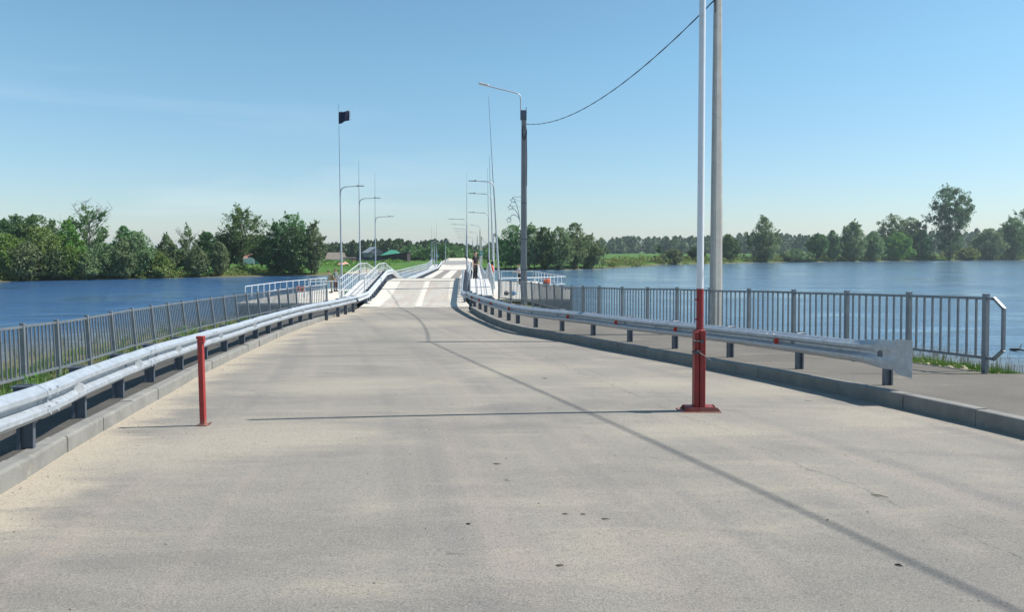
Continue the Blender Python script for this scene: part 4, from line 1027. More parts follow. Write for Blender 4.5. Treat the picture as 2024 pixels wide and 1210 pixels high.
# ================================================================== PEOPLE
def skinned(name, joints, edges, mat, parent, sub=2, root=0):
    me = bpy.data.meshes.new(name); me.from_pydata([j[0] for j in joints], edges, []); me.update()
    o = bpy.data.objects.new(name, me); C.objects.link(o); me.materials.append(mat); o.parent = parent
    m = o.modifiers.new('skin', 'SKIN'); m.use_smooth_shade = True
    sv = me.skin_vertices[0].data
    for i, j in enumerate(joints):
        r = j[1]; sv[i].radius = (r, r) if isinstance(r, (int, float)) else r
    sv[root].use_root = True
    s = o.modifiers.new('sub', 'SUBSURF'); s.levels = sub; s.render_levels = sub
    return o
def person(label, loc, rz, H=1.78, bend=0, armL=(0, 0), armR=(0, 0), shirt='blackcloth', trousers='blackcloth', cap=None, long_sleeve=False, pack=False, skin='skin', apart=.10):
    t = thing('person', label, 'person', loc, rz); t.scale = (H / 1.78,) * 3
    # local: faces -Y, z up
    sb, cb = math.sin(bend), math.cos(bend)
    def T(x, y, z):    # upper body bends forward about the hip (z=.95)
        dz = z - .95; return Vector((x, y * cb - dz * sb, .95 + dz * cb + y * sb))
    J = []; E = []
    def j(p, r): J.append((Vector(p), r)); return len(J) - 1
    pel = j((0, 0, .95), (.15, .11)); wst = j(T(0, 0, 1.10), (.14, .10)); ch = j(T(0, -.01, 1.30), (.165, .115)); nk = j(T(0, 0, 1.46), (.085, .07)); n2 = j(T(0, -.01, 1.54), .055)
    h1 = j(T(0, -.02, 1.63), (.072, .085)); h2 = j(T(0, -.015, 1.72), (.078, .092)); h3 = j(T(0, -.005, 1.765), (.05, .06))
    E += [(pel, wst), (wst, ch), (ch, nk), (nk, n2), (n2, h1), (h1, h2), (h2, h3)]
    ns = j(T(0, -.105, 1.645), (.012, .016)); E.append((h1, ns))
    for s_ in (-1, 1): ea = j(T(s_ * .078, .0, 1.65), (.012, .018)); E.append((h1, ea))
    legs = []
    for s_ in (-1, 1):
        hp = j((s_ * .09, 0, .88), .088); kn = j((s_ * apart, -.015, .50), .056); cf = j((s_ * apart, .012, .36), .055); an = j((s_ * apart, .02, .09), .036); to = j((s_ * (apart + .02), -.14, .035), (.038, .028))
        E += [(pel, hp), (hp, kn), (kn, cf), (cf, an), (an, to)]; legs.append((hp, kn, cf, an, to))
    arms = []
    for s_, (fw, el) in ((-1, armL), (1, armR)):
        sh = T(s_ * .175, 0, 1.42); d1 = Vector((s_ * .16, -math.sin(fw), -math.cos(fw))).normalized(); eb = sh + d1 * .29
        d2 = Vector((s_ * .02, -math.sin(fw + el), -math.cos(fw + el))).normalized(); wr = eb + d2 * .25
        a = j(sh, .058); b_ = j(eb, .042); c_ = j(wr, .028); pm = j(wr + d2 * .06, (.036, .02))
        E += [(ch, a), (a, b_), (b_, c_), (c_, pm)]; arms.append((sh, eb, wr))
        for k, ln in enumerate((.075, .085, .08, .062)):
            o_ = Vector((0, (k - 1.5) * .017, 0)); f1 = j(wr + d2 * .10 + o_, .0095); f2 = j(wr + d2 * (.10 + ln * .55) + o_ + Vector((-s_ * .008, 0, 0)), .008); f3 = j(wr + d2 * (.10 + ln) + o_ + Vector((-s_ * .022, 0, 0)), .0065)
            E += [(pm, f1), (f1, f2), (f2, f3)]
        t1 = j(wr + d2 * .055 + Vector((-s_ * .01, -.035, 0)), .011); t2 = j(wr + d2 * .095 + Vector((-s_ * .015, -.05, 0)), .008); E += [(pm, t1), (t1, t2)]
    skinned('body', J, E, M[skin], t)
    g = .018
    # shirt
    J2 = [(J[pel][0] + Vector((0, 0, .0)), (.165, .128)), (J[wst][0], (.16, .122)), (J[ch][0], (.185, .135)), (J[nk][0] - (J[nk][0] - J[ch][0]) * .15, (.105, .085))]; E2 = [(0, 1), (1, 2), (2, 3)]
    for sh, eb, wr in arms:
        i = len(J2); J2.append((sh, .078)); e = eb if not long_sleeve else eb
        if long_sleeve: J2 += [(eb, .062), (eb.lerp(wr, .93), .045)]; E2 += [(2, i), (i, i + 1), (i + 1, i + 2)]
        else: J2.append((sh.lerp(eb, .62), .068)); E2 += [(2, i), (i, i + 1)]
    skinned('shirt', J2, E2, M[shirt], t)
    # trousers
    J3 = [(J[pel][0] + Vector((0, 0, .07)), (.158, .122)), (J[pel][0] - Vector((0, 0, .05)), (.165, .128))]; E3 = [(0, 1)]
    for hp, kn, cf, an, to in legs:
        i = len(J3); J3 += [(J[hp][0] - Vector((0, 0, .05)), .108), (J[kn][0], .078), (J[cf][0] - Vector((0, 0, .08)), .072), (J[an][0] + Vector((0, 0, -.01)), .066)]; E3 += [(1, i), (i, i + 1), (i + 1, i + 2), (i + 2, i + 3)]
    skinned('trousers', J3, E3, M[trousers], t)
    for hp, kn, cf, an, to in legs:
        x = J[an][0].x; mb = MB(); mb.box((x * 1.05, -.045, .045), (.095, .29, .085), bev=.03); mb.box((x * 1.05, .03, .10), (.09, .12, .06), bev=.02); mb.build('shoe', M['black'], t)
    hc = J[h2][0]
    # face: eyes, brows and mouth
    fc = MB()
    for s_ in (-1, 1):
        p = T(s_ * .032, -.100, 1.672); fc.ball(p, (.012, .008, .007), 8, 5); fc.box(T(s_ * .032, -.103, 1.69), (.032, .008, .006))
    fc.box(T(0, -.100, 1.60), (.045, .008, .008)); fc.build('face_features', M['hair'], t)
    hb = MB(); hb.ball(T(0, .012, 1.735), (.088, .100, .075), 14, 8); hb.ball(T(0, .045, 1.69), (.084, .065, .075), 12, 7)
    if cap: 
        hb.build('hair', M['hair'], t); cb_ = MB(); cb_.ball(T(0, .0, 1.755), (.098, .108, .070), 14, 8); cb_.box(T(0, -.13, 1.745), (.13, .10, .014), rx=-.2, bev=.005); cb_.build('cap', M[cap], t)
    else: hb.build('hair', M['hair'], t)
    if pack: MB().ball(T(.02, .19, 1.22), (.17, .12, .23), 12, 8).ball(T(.02, .27, 1.12), (.12, .07, .12), 10, 6).build('rucksack', M[shirt], t)
    return t
ym = 48.2
person('man in a black short sleeved uniform standing at the top of the right walkway', (xat(939.5, ym), ym, -.16 - .09 + .05), R_(48), 1.80, 0, (.05, .1), (.12, .35))
person('man in camouflage with rucksack, stooping on the left platform', (xat(655, 58), 58, -1.62), R_(-75), 1.76, .30, (.15, .35), (.25, .45), 'camo', 'camo', 'brown', True, True)
person('man in grey-green T-shirt, brown trousers and cap on the left platform', (xat(663, 60), 60, -1.62), R_(55), 1.84, 0, (.1, .5), (.2, .9), 'teal', 'brown', 'camo')
person('man in a light grey shirt and dark trousers half hidden behind the grey concrete pole', (xat(1026.5, 64), 64, -1.22), R_(-70), 1.76, .1, (.4, .8), (.5, .8), 'lightcloth', 'blackcloth')

# ================================================================== VEGETATION
def leaf_mesh(cen, size, rg, flat=.0, name='crown'):
    n = len(cen); a = rg.normal(size=(n, 3)); a /= np.linalg.norm(a, axis=1)[:, None]
    b = rg.normal(size=(n, 3)); b -= (b * a).sum(1)[:, None] * a; b /= np.linalg.norm(b, axis=1)[:, None]
    s = size * rg.uniform(.6, 1.35, size=(n, 1)); a = a * s * .62; b = b * s * .38
    V = np.stack([cen - a, cen - b, cen + a, cen + b], 1).reshape(-1, 3).astype(np.float32)
    me = bpy.data.meshes.new(name); me.vertices.add(4 * n); me.vertices.foreach_set('co', V.ravel())
    me.loops.add(4 * n); me.loops.foreach_set('vertex_index', np.arange(4 * n, dtype=np.int32))
    me.polygons.add(n); me.polygons.foreach_set('loop_start', np.arange(0, 4 * n, 4, dtype=np.int32)); me.polygons.foreach_set('loop_total', np.full(n, 4, dtype=np.int32))
    me.update(); me.validate(); return me
ENV = {  # crown half width against height fraction
    'willow': [(0, .0), (.06, .25), (.14, .70), (.3, .95), (.5, 1.0), (.7, .82), (.88, .50), (1, .12)],
    'bush': [(0, .1), (.1, .5), (.24, .95), (.45, 1.0), (.7, .8), (.9, .45), (1, .1)],
    'round': [(0, .0), (.18, .10), (.3, .62), (.45, .95), (.6, 1.0), (.78, .85), (.92, .5), (1, .15)],
    'open': [(0, .0), (.25, .05), (.35, .55), (.5, .85), (.7, 1.0), (.85, .75), (1, .2)],
    'tall': [(0, .0), (.05, .15), (.12, .5), (.25, .85), (.45, 1.0), (.65, .82), (.85, .5), (1, .08)],
    'poplar': [(0, .0), (.08, .15), (.2, .55), (.35, .72), (.5, .85), (.65, 1.0), (.8, .9), (.93, .55), (1, .15)],
    'cone': [(0, .5), (.1, .9), (.3, 1.0), (.6, .62), (.85, .28), (1, .03)],
}
def clumps(env, H, W, n, rg, base=.06):
    out = []; w = [lerp(ENV[env], k / 40) ** 1.6 + .02 for k in range(41)]; cw = np.cumsum(w) / sum(w)
    lop = [(rg.uniform(.72, 1.12), rg.uniform(0, 6.28)) for _ in range(3)]
    for i in range(n):
        t = float(np.searchsorted(cw, rg.random())) / 40 + rg.uniform(-.012, .012); t = min(.99, max(base, t)); ph = rg.uniform(0, 6.28)
        rad = lerp(ENV[env], t) * W / 2 * math.sqrt(rg.uniform(.12, 1.0)) * (1 + .16 * math.sin(2 * ph + lop[0][1]) + .14 * math.sin(3 * ph + lop[1][1] + t * 5))
        cr_ = W * rg.uniform(.042, .105) * (1.1 - .3 * t)
        rad *= rg.uniform(.86, 1.12)
        if rad > .5 * lerp(ENV[env], t) * W / 2 and math.sin(2.3 * ph + 7 * t + lop[2][1]) * math.cos(3.1 * ph - 9 * t + lop[0][1]) < -.38: continue
        if t > .72 and rg.random() < .22: continue
        rad = max(0, rad - cr_ * .5); z = t * H
        out.append((math.cos(ph) * rad, math.sin(ph) * rad, min(z, H - cr_ * .7), cr_))
    return out
def tree(name, label, cat, x, y, H, W, env, mat, n_cl=46, per=95, leaf=.34, group=None, seed=0, bare=0, bark='bark', zb=None, trunkr=None, stems=1):
    rg = np.random.default_rng(seed + 17); rn = random.Random(seed)
    z = fz(x, y) if zb is None else zb
    t = thing(name, label, cat, (x, y, z - .05), 0, group)
    cl = clumps(env, H, W, n_cl, rg); pts = []
    for cx, cy, cz, r in cl:
        k = int(per * rg.uniform(.55, 1.3)); d = rg.normal(size=(k, 3)); d /= np.linalg.norm(d, axis=1)[:, None]; rr = r * rg.uniform(.35, 1.12, size=(k, 1)) ** .7
        p = d * rr * np.array([1.0, 1.0, .78]); p[:, 2] -= np.abs(rg.normal(size=k)) * r * (.35 if env in ('willow', 'tall') else .1)
        pts.append(p + np.array([cx, cy, cz]))
    top_ = [c for c in cl if c[2] > H * .35] or cl
    for i in range(46):          # loose shoots breaking the outline
        c = top_[int(rg.integers(len(top_)))]; o_ = np.array([c[0], c[1], 0.0]); nn = np.linalg.norm(o_); o_ = o_ / nn if nn > .01 else o_
        dr = o_ * rg.uniform(.2, 1) + np.array([rg.normal() * .35, rg.normal() * .35, rg.uniform(.35, 1.1)]); dr /= np.linalg.norm(dr); L = H * rg.uniform(.05, .12)
        f = rg.uniform(.1, 1, size=26)[:, None]; pts.append(np.array(c[:3]) + dr * (f * L + c[3] * .6) + rg.normal(size=(26, 3)) * (.035 * H * (1.15 - f) * .45))
    k = n_cl * per // 6; q = rg.uniform(.08, .97, size=k); ph = rg.uniform(0, 6.28, size=k); rad = np.array([lerp(ENV[env], a) for a in q]) * W / 2 * np.sqrt(rg.random(k)) * .95
    pts.append(np.stack([np.cos(ph) * rad, np.sin(ph) * rad, q * H], 1))
    P = np.concatenate(pts); P[:, 2] = np.maximum(P[:, 2], .15)
    me = leaf_mesh(P, leaf, rg); me.materials.append(mat); o = bpy.data.objects.new('crown', me); C.objects.link(o); o.parent = t
    mb = MB(); tr_ = trunkr or max(.10, H * .016)
    for s in range(stems):
        a = 6.28 * s / max(1, stems) + rn.random(); off = Vector((math.cos(a), math.sin(a), 0)) * (0 if stems == 1 else W * .16 * rn.uniform(.5, 1.2))
        lean = Vector((off.x * .8 + rn.uniform(-.3, .3) * H * .06, off.y * .8, 0)); top = H * (.82 if env != 'open' else .8)
        path = [off * .6 + Vector((0, 0, -.2))]
        for i in range(1, 7): f = i / 6; path.append(off * (.6 + .4 * f) + lean * f + Vector((rn.uniform(-.06, .06) * tr_ * 8, rn.uniform(-.06, .06) * tr_ * 8, top * f)))
        k = tr_ / (stems ** .5); mb.tube(path, [k * (1 - .85 * i / 6) for i in range(7)], 6)
        for c in cl[s::max(1, stems * (1 if bare or env == 'open' else 2))][:16]:
            f = min(.8, max(.12, (c[2] / top) * .62)); a0 = path[int(f * 6)]; b0 = Vector(c[:3]); md = a0.lerp(b0, .5) + Vector((0, 0, -.04 * H * rn.random()))
            mb.tube([a0, md, b0], [k * .42 * (1 - f * .5), k * .28 * (1 - f * .5), k * .10], 4, caps=False)
    for i in range(bare):        # bleached bare limbs standing out of the crown
        a = rn.uniform(0, 6.28); f = rn.uniform(.45, .75); a0 = Vector((0, 0, H * f)); L = H * rn.uniform(.22, .42); dr = Vector((math.cos(a) * .8, math.sin(a) * .35, rn.uniform(.35, 1.1))).normalized()
        p1_ = a0 + dr * L * .5; p2_ = p1_ + (dr + Vector((rn.uniform(-.3, .3), 0, .25))).normalized() * L * .6
        mb.tube([a0, p1_, p2_], [tr_ * .38, tr_ * .24, tr_ * .08], 4, caps=False)
        for k2 in range(5):
            s0 = p1_.lerp(p2_, rn.random()); e = s0 + Vector((rn.uniform(-1, 1), rn.uniform(-.5, .5), rn.uniform(.0, 1))).normalized() * L * rn.uniform(.2, .42); mb.tube([s0, e], [tr_ * .14, tr_ * .05], 3, caps=False)
    mb.build('trunk', M[bark], t); return t
def place(name, label, cat, u, vtop, wpx, doff, env, mat, seed, **k):
    d = shore_d(u) + doff; x = xat(u, d); zb = fz(x, d); H = CZ + (498 - vtop) * d / F - zb; W = wpx * 1.14 * d / F
    return tree(name, label, cat, x, d, H, W, env, M[mat], seed=seed, zb=zb, **k)
LT = 'trees on the left far bank'
TL = [ # name, label, u, vtop, width px, offset, env, mat, kw
 ('broadleaf_tree', 'dark broadleaf tree at the left frame edge behind the willows', 6, 432, 66, 16, 'round', 'lf_dark', {}),
 ('willow_tree', 'broad light green willow cut by the left frame edge', 10, 458, 78, 2, 'willow', 'lf_bright', {}),
 ('broadleaf_tree', 'dark rounded tree with a high crown near the left frame edge', 36, 423, 62, 18, 'round', 'lf_dark', {}),
 ('broadleaf_tree', 'mid green spreading tree top beside the thin bare snag', 72, 421, 66, 15, 'open', 'lf_mid', {}),
 ('willow_tree', 'yellowish green willow leaning over the left water edge', 84, 446, 76, 3, 'willow', 'lf_olive', dict(stems=3)),
 ('willow_tree', 'low grey-green willow in the water below the dark rounded tree', 52, 476, 70, 1, 'bush', 'lf_willow', dict(stems=4)),
 ('bare_tree', 'thin almost leafless snag between two green crowns', 104, 428, 26, 10, 'open', 'lf_willow', dict(n_cl=8, per=20, bare=5, bark='greybark')),
 ('broadleaf_tree', 'bright green narrow tree with a lopsided crown', 134, 434, 56, 6, 'tall', 'lf_bright', dict(stems=2)),
 ('half_dead_tree', 'tall half dead tree with bleached bare limbs above sparse leaves', 178, 402, 74, 9, 'open', 'lf_mid', dict(n_cl=60, per=70, bare=16, bark='greybark', trunkr=.22)),
 ('willow_tree', 'dark shaded willow standing in the water under the half dead tree', 108, 492, 52, 1, 'bush', 'lf_dark', dict(stems=4)),
 ('willow_tree', 'bright green low willow with several dark stems in the water', 138, 484, 50, 1.5, 'willow', 'lf_bright', dict(stems=4)),
 ('willow_tree', 'olive brown willow leaning left over the water', 172, 500, 50, 1, 'bush', 'lf_willow', dict(stems=3)),
 ('willow_tree', 'round grey-green willow right of the half dead tree', 203, 478, 66, 2, 'willow', 'lf_willow', dict(stems=4)),
 ('broadleaf_tree', 'pointed mid green tree behind grey willows', 245, 443, 50, 7, 'tall', 'lf_mid', {}),
 ('willow_tree', 'grey-green willow standing in the water below the pointed tree', 242, 474, 50, 1, 'willow', 'lf_willow', dict(stems=4)),
 ('willow_tree', 'largest grey-green willow with a sloping right side', 274, 455, 66, 2, 'willow', 'lf_willow', dict(stems=4)),
 ('willow_tree', 'low drooping light willow at the foot of the largest one', 312, 499, 52, 1.5, 'bush', 'lf_olive', dict(stems=3)),
 ('willow_tree', 'slim grey-green tree standing alone against the sky', 330, 463, 40, 4, 'tall', 'lf_willow', dict(stems=2)),
 ('broadleaf_tree', 'low dark green tree filling the gap behind the slim grey-green one', 346, 494, 44, 8, 'round', 'lf_mid', {}),
 ('half_dead_tree', 'narrow tree with a dead forked top left of the dark crown', 371, 444, 38, 4, 'tall', 'lf_willow', dict(n_cl=50, per=70, bare=7, bark='greybark')),
 ('willow_tree', 'light low willow bush between the dead forked tree and the dark crown', 390, 488, 44, 2, 'bush', 'lf_willow', dict(stems=3)),
 ('broadleaf_tree', 'compact dark round crown in the middle of the left bank', 409, 456, 42, 8, 'round', 'lf_dark', {}),
 ('willow_tree', 'pale grey willow in front of the compact dark crown', 434, 476, 36, 2, 'willow', 'lf_willow', dict(stems=2)),
 ('broadleaf_tree', 'dark tree crowded against the left side of the big spreading tree', 452, 461, 44, 10, 'round', 'lf_dark', {}),
 ('broadleaf_tree', 'big spreading tree with gaps in its crown left of the pink-roofed house', 478, 409, 88, 9, 'open', 'lf_mid', dict(n_cl=100, per=120, trunkr=.26)),
 ('broadleaf_tree', 'low bushy tree under the right side of the big spreading tree', 517, 464, 50, 16, 'round', 'lf_dark', {}),
 ('broadleaf_tree', 'tall bright topped tree rising from the dark willow group', 577, 420, 66, 8, 'round', 'lf_mid', {}),
 ('willow_tree', 'dark willow at the left end of the dense group near the platform', 547, 441, 54, 2.5, 'willow', 'lf_dark', dict(stems=5)),
 ('willow_tree', 'dense dark willow with many stems in the middle of the group near the platform', 581, 444, 64, 1.5, 'willow', 'lf_dark', dict(stems=6, n_cl=150)),
 ('willow_tree', 'slender grey-green willow at the right end of the dense group near the platform', 620, 439, 46, 2, 'tall', 'lf_willow', dict(stems=5)),
]
for i, (nm, lb, u, vt, wp, of, env, mt, kw) in enumerate(TL):
    kw = dict(dict(n_cl=125, per=125, leaf=.21), **kw); kw['n_cl'] = int(kw['n_cl'] * 1.0); place(nm, lb, 'tree', u, vt, wp, of, env, mt, 100 + i, group=LT, **kw)
TR = [
 ('willow_tree', 'leaning grey-green willow left of the grey concrete pole, roots in the water', 1013, 442, 50, 1.5, 'willow', 'lf_mid', dict(stems=5)),
 ('willow_tree', 'tall willow just right of the grey concrete pole', 1049, 441, 50, 2, 'tall', 'lf_willow', dict(stems=5)),
 ('willow_tree', 'narrow willow second right of the grey concrete pole', 1076, 446, 36, 1.5, 'tall', 'lf_mid', dict(stems=4)),
 ('willow_tree', 'dense grey-green willow in the middle of the right hand clump', 1107, 447, 48, 2, 'willow', 'lf_willow', dict(stems=5)),
 ('willow_tree', 'tallest willow of the right hand clump with pale leaves', 1136, 438, 50, 2.5, 'tall', 'lf_willow', dict(stems=6)),
 ('willow_tree', 'lower willow at the right end of the clump', 1164, 462, 40, 1.5, 'willow', 'lf_willow', dict(stems=5)),
 ('willow_tree', 'thin scraggy willow sapling past the right end of the clump', 1189, 467, 22, 1, 'tall', 'lf_willow', dict(n_cl=14, per=60, stems=3)),
 ('bare_tree', 'dark thin tree stem standing at the water edge of the green meadow', 1311, 476, 24, 1, 'open', 'lf_dark', dict(n_cl=10, per=26, bare=5)),
 ('willow_bush', 'low grey bush beside the dark thin stem', 1332, 491, 34, 2, 'bush', 'lf_willow', dict(stems=3)),
 ('broadleaf_tree', 'small dark tree half hidden behind the white boom', 1376, 488, 30, 10, 'round', 'lf_dark', {}),
 ('broadleaf_tree', 'compact round green tree right of the tall concrete pole', 1438, 462, 42, 8, 'bush', 'lf_mid', {}),
 ('willow_tree', 'large bell-shaped grey-green willow standing in the water alone', 1511, 429, 58, 1, 'tall', 'lf_willow', dict(stems=6, n_cl=140)),
 ('willow_bush', 'low scrub willow right of the bell-shaped one', 1572, 492, 50, 3, 'bush', 'lf_willow', dict(stems=3)),
 ('broadleaf_tree', 'small green tree with a rounded crown and visible stem', 1616, 461, 40, 2, 'round', 'lf_mid', dict(stems=2)),
 ('willow_tree', 'narrow upright willow between the small round tree and the pointed one', 1645, 453, 28, 2.5, 'tall', 'lf_willow', dict(stems=3)),
 ('willow_tree', 'pointed light willow with open lower branches', 1685, 437, 52, 2, 'tall', 'lf_willow', dict(stems=3)),
 ('willow_tree', 'shorter grey willow right of the pointed one', 1726, 455, 42, 2, 'tall', 'lf_willow', dict(stems=4)),
 ('broadleaf_tree', 'wide pale tree behind the bright green bush', 1765, 422, 54, 18, 'round', 'lf_willow', {}),
 ('willow_tree', 'pale tree right of the wide one with feathery top', 1800, 428, 44, 14, 'round', 'lf_willow', {}),
 ('broadleaf_tree', 'bright yellow-green low tree near the water', 1775, 457, 48, 3, 'bush', 'lf_bright', {}),
 ('broadleaf_tree', 'dark narrow tree left of the poplar', 1822, 455, 34, 2, 'tall', 'lf_dark', dict(stems=2)),
 ('poplar_tree', 'tall dark poplar towering over the right bank', 1877, 366, 74, 1, 'poplar', 'lf_dark', dict(n_cl=150, per=150, trunkr=.5)),
 ('willow_bush', 'olive low bush at the foot of the poplar', 1911, 489, 44, 3, 'bush', 'lf_olive', dict(stems=2)),
 ('willow_tree', 'hazy grey-green tree between the poplar and the right frame edge', 1956, 450, 50, 3, 'willow', 'lf_willow', dict(stems=3)),
 ('willow_tree', 'tall grey-green tree at the right frame edge', 2002, 428, 54, 3, 'tall', 'lf_mid', dict(stems=3)),
 ('broadleaf_tree', 'highest crown cut by the right frame edge', 2030, 408, 50, 8, 'round', 'lf_willow', {}),
]
for i, (nm, lb, u, vt, wp, of, env, mt, kw) in enumerate(TR):
    d_ = shore_d(u); lf = .25 * max(1, d_ / 150) ** .85
    kw = dict(dict(n_cl=125, per=110, leaf=lf), **kw); place(nm, lb, 'tree' if 'bush' not in nm else 'bush', u, vt, wp * (1.2 if u < 1200 else 1.05), of, env, mt, 300 + i, group='trees on the right far bank', **kw)

# ---- shoreline scrub (stuff) and far woods (stuff)
def mass(name, label, cat, items, mat, leaf, seed, env='bush', per=60, flat=.8):
    rg = np.random.default_rng(seed); P = []
    for (x, y, z, H, W) in items:
        k = int(per); q = rg.random(k) ** .9; ph = rg.uniform(0, 6.28, k); rad = np.array([lerp(ENV[env], a) for a in q]) * W / 2 * np.sqrt(rg.random(k)) * rg.uniform(.75, 1.15, k)
        P.append(np.stack([x + np.cos(ph) * rad, y + np.sin(ph) * rad, z + q * H], 1))
    me = leaf_mesh(np.concatenate(P), leaf, rg, name=name); me.materials.append(mat); o = bpy.data.objects.new(name, me); C.objects.link(o)
    return tag(o, label, cat, kind='stuff')
rn = random.Random(21); it = []
for i in range(120):
    u = rn.uniform(-150, 640); d_ = shore_d(u) + rn.uniform(.5, 7); x = xat(u, d_); it.append((x, d_, fz(x, d_) - .1, rn.uniform(.4, 1.25) * (1.3 if u < 70 else 1), rn.uniform(1.5, 3.5)))
mass('shore_scrub', 'low bright green scrub along the left far water edge under the trees', 'scrub', it, M['lf_olive'], .24, 5, per=90)
it = []
for i in range(330):
    u = rn.uniform(1190, 2100); d_ = shore_d(u) + rn.uniform(.5, 14) * (1 + d_ / 400); x = xat(u, d_); it.append((x, d_, fz(x, d_) - .1, rn.uniform(.7, 2.3) * d_ / 230, rn.uniform(3, 8)))
mass('shore_scrub', 'yellow-green scrub and reeds along the right far water edge', 'scrub', it, M['lf_olive'], .5, 6, per=80)
it = []
for i in range(150):
    u = rn.choice([rn.uniform(640, 870), rn.uniform(925, 1190)]); d_ = shore_d(u) + rn.uniform(14, 60); x = xat(u, d_)
    if -18 + .0 < x + .06 * d_ < 4: continue
    it.append((x, d_, fz(x, d_) - .1, rn.uniform(.3, .9), rn.uniform(2, 6)))
mass('meadow_grass', 'rough tall grass on the far meadow beside the bridge', 'grass', it, M['lf_bright'], .35, 7, per=90)
# wood behind the houses, left centre
def wood(name, label, u0, u1, n, d0, d1, vt, mat, leaf, seed, env='cone', per=260, wr=(2.6, 4.2)):
    rn = random.Random(seed); it = []
    for i in range(n):
        u = rn.uniform(u0, u1); d_ = rn.uniform(d0, d1); x = xat(u, d_); z = fz(x, d_); top = zt(vt(u) + rn.uniform(-4, 9), d_); it.append((x, d_, z - .2, max(3, top - z), rn.uniform(*wr) * d_ / 300))
    return mass(name, label, 'wood', it, mat, leaf, seed, env, per)
vt1 = lambda u: lerp([(560, 486), (640, 485), (690, 478), (760, 474), (800, 476), (830, 480), (850, 476), (880, 474), (905, 484), (950, 487), (1010, 488), (1060, 490)], u)
wood('far_wood', 'dark conifer and birch wood behind the village houses', 470, 1000, 210, 270, 330, vt1, M['lf_wood'], .85, 31, 'tall', 420, (3.6, 5.6))
wood('far_wood', 'lighter green broadleaf edge of the wood beside the far road', 800, 1010, 60, 225, 262, lambda u: vt1(u) + 5, M['lf_mid'], .6, 32, 'tall', 420, (4, 6))
vt2 = lambda u: lerp([(980, 480), (1190, 474), (1250, 470), (1330, 470), (1400, 468), (1470, 461), (1540, 463), (1600, 466), (1700, 466), (1800, 462), (1880, 455), (1950, 455), (2024, 452)], u)
wood('far_wood', 'long dark treeline closing the horizon behind the right meadow', 960, 2120, 420, 560, 700, vt2, M['lf_wood'], 1.7, 33, 'tall', 210, (4.0, 7.0))
wood('far_wood', 'far dark trees behind the willows of the left bank', -250, 560, 210, 150, 200, lambda u: lerp([(-250, 455), (0, 462), (100, 470), (250, 485), (330, 496), (400, 488), (470, 474), (560, 478)], u), M['lf_dark'], .6, 34, 'round', 300, (5, 9))

wood('far_wood', 'treeline continuing the left bank beyond the frame', -2400, -150, 150, 330, 520, lambda u: 455, M['lf_dark'], 1.1, 35, 'round', 260, (5, 9))
wood('far_wood', 'treeline continuing the right horizon beyond the frame', 2120, 3900, 200, 520, 700, lambda u: 455, M['lf_wood'], 1.7, 36, 'tall', 180, (5.0, 8.0))
# ---- near grass, weeds, stones, reeds
def blades(name, label, cat, spots, mat, h0, h1, wd, seed, droop=.4):
    rn = random.Random(seed); V = []; Fs = []
    for (x, y, z, s) in spots:
        for k in range(7):
            a = rn.uniform(0, 6.28); h = rn.uniform(h0, h1) * s; px = x + rn.uniform(-.07, .07); py = y + rn.uniform(-.07, .07); dx_, dy_ = math.cos(a), math.sin(a); w_ = wd * rn.uniform(.6, 1.3); o = len(V); l = h * droop * rn.random()
            V += [(px - dy_ * w_, py + dx_ * w_, z - .02), (px + dy_ * w_, py - dx_ * w_, z - .02), (px + dx_ * l * .4 + dy_ * w_ * .7, py + dy_ * l * .4 - dx_ * w_ * .7, z + h * .6), (px + dx_ * l * .4 - dy_ * w_ * .7, py + dy_ * l * .4 + dx_ * w_ * .7, z + h * .6), (px + dx_ * l, py + dy_ * l, z + h)]
            Fs += [(o, o + 1, o + 2, o + 3), (o + 3, o + 2, o + 4)]
    me = bpy.data.meshes.new(name); me.from_pydata(V, [], Fs); me.update(); me.materials.append(mat); ob = bpy.data.objects.new(name, me); C.objects.link(ob); return tag(ob, label, cat, kind='stuff')
rn = random.Random(41); sp = []
for i in range(2300):
    y = rn.uniform(6, 44) if rn.random() < .4 else rn.uniform(6, 24); xo = strip_out_l(y); xf = lerp(FLx, y); x = rn.uniform(xf - 3.2, xo - .02)
    if math.sin(x * 3.1 + y * 1.7) + math.sin(y * .9 - x * 1.3) < -.5: continue
    sp.append((x, y, ground_z(x, y), rn.uniform(.5, 1.2)))
blades('grass', 'bright green grass on the left bank around the fence', 'grass', sp, M['grass'], .08, .30, .008, 42)
sp = []
for i in range(2200):
    y = rn.uniform(11.9, 15.5) if rn.random() < .75 else rn.uniform(12, 30)
    xf = lerp(FRx, y); x = xf + rn.uniform(-.05, 1.5 if y > 13.2 else 5.5)
    sp.append((x, y, ground_z(x, y), rn.uniform(.3, 1.0) * (1 if rn.random() > .1 else 1.7)))
blades('grass', 'short grass strip behind the right sidewalk by the fence end', 'grass', sp, M['grass'], .04, .15, .007, 43)
sp = []
for i in range(420):
    y = rn.uniform(20, 34); xs_ = lerp(FRx, y) + lerp([(12.2, 10.5), (20, 12), (27, 11.5), (34, 8), (43, 3)], y); x = xs_ + rn.gauss(.0, 1.6); sp.append((x, y, max(WZ, ground_z(x, y)) - .05, rn.uniform(.4, 1.3)))
blades('reeds', 'thin dry reeds standing in the shallow water right of the fence', 'reeds', sp, M['reed'], .25, .8, .006, 44, .5)
sp = []
for i in range(300):
    y = rn.uniform(17, 42); xs_ = lerp(FLx, y) - lerp([(0, 9), (14, 8), (28, 7), (36, 5), (45, 2)], y); x = xs_ + rn.gauss(0, 1.2); sp.append((x, y, max(WZ, ground_z(x, y)) - .05, rn.uniform(.4, 1.2)))
blades('reeds', 'sparse dry reeds in the shallows beyond the left fence', 'reeds', sp, M['reed'], .2, .7, .006, 45, .5)
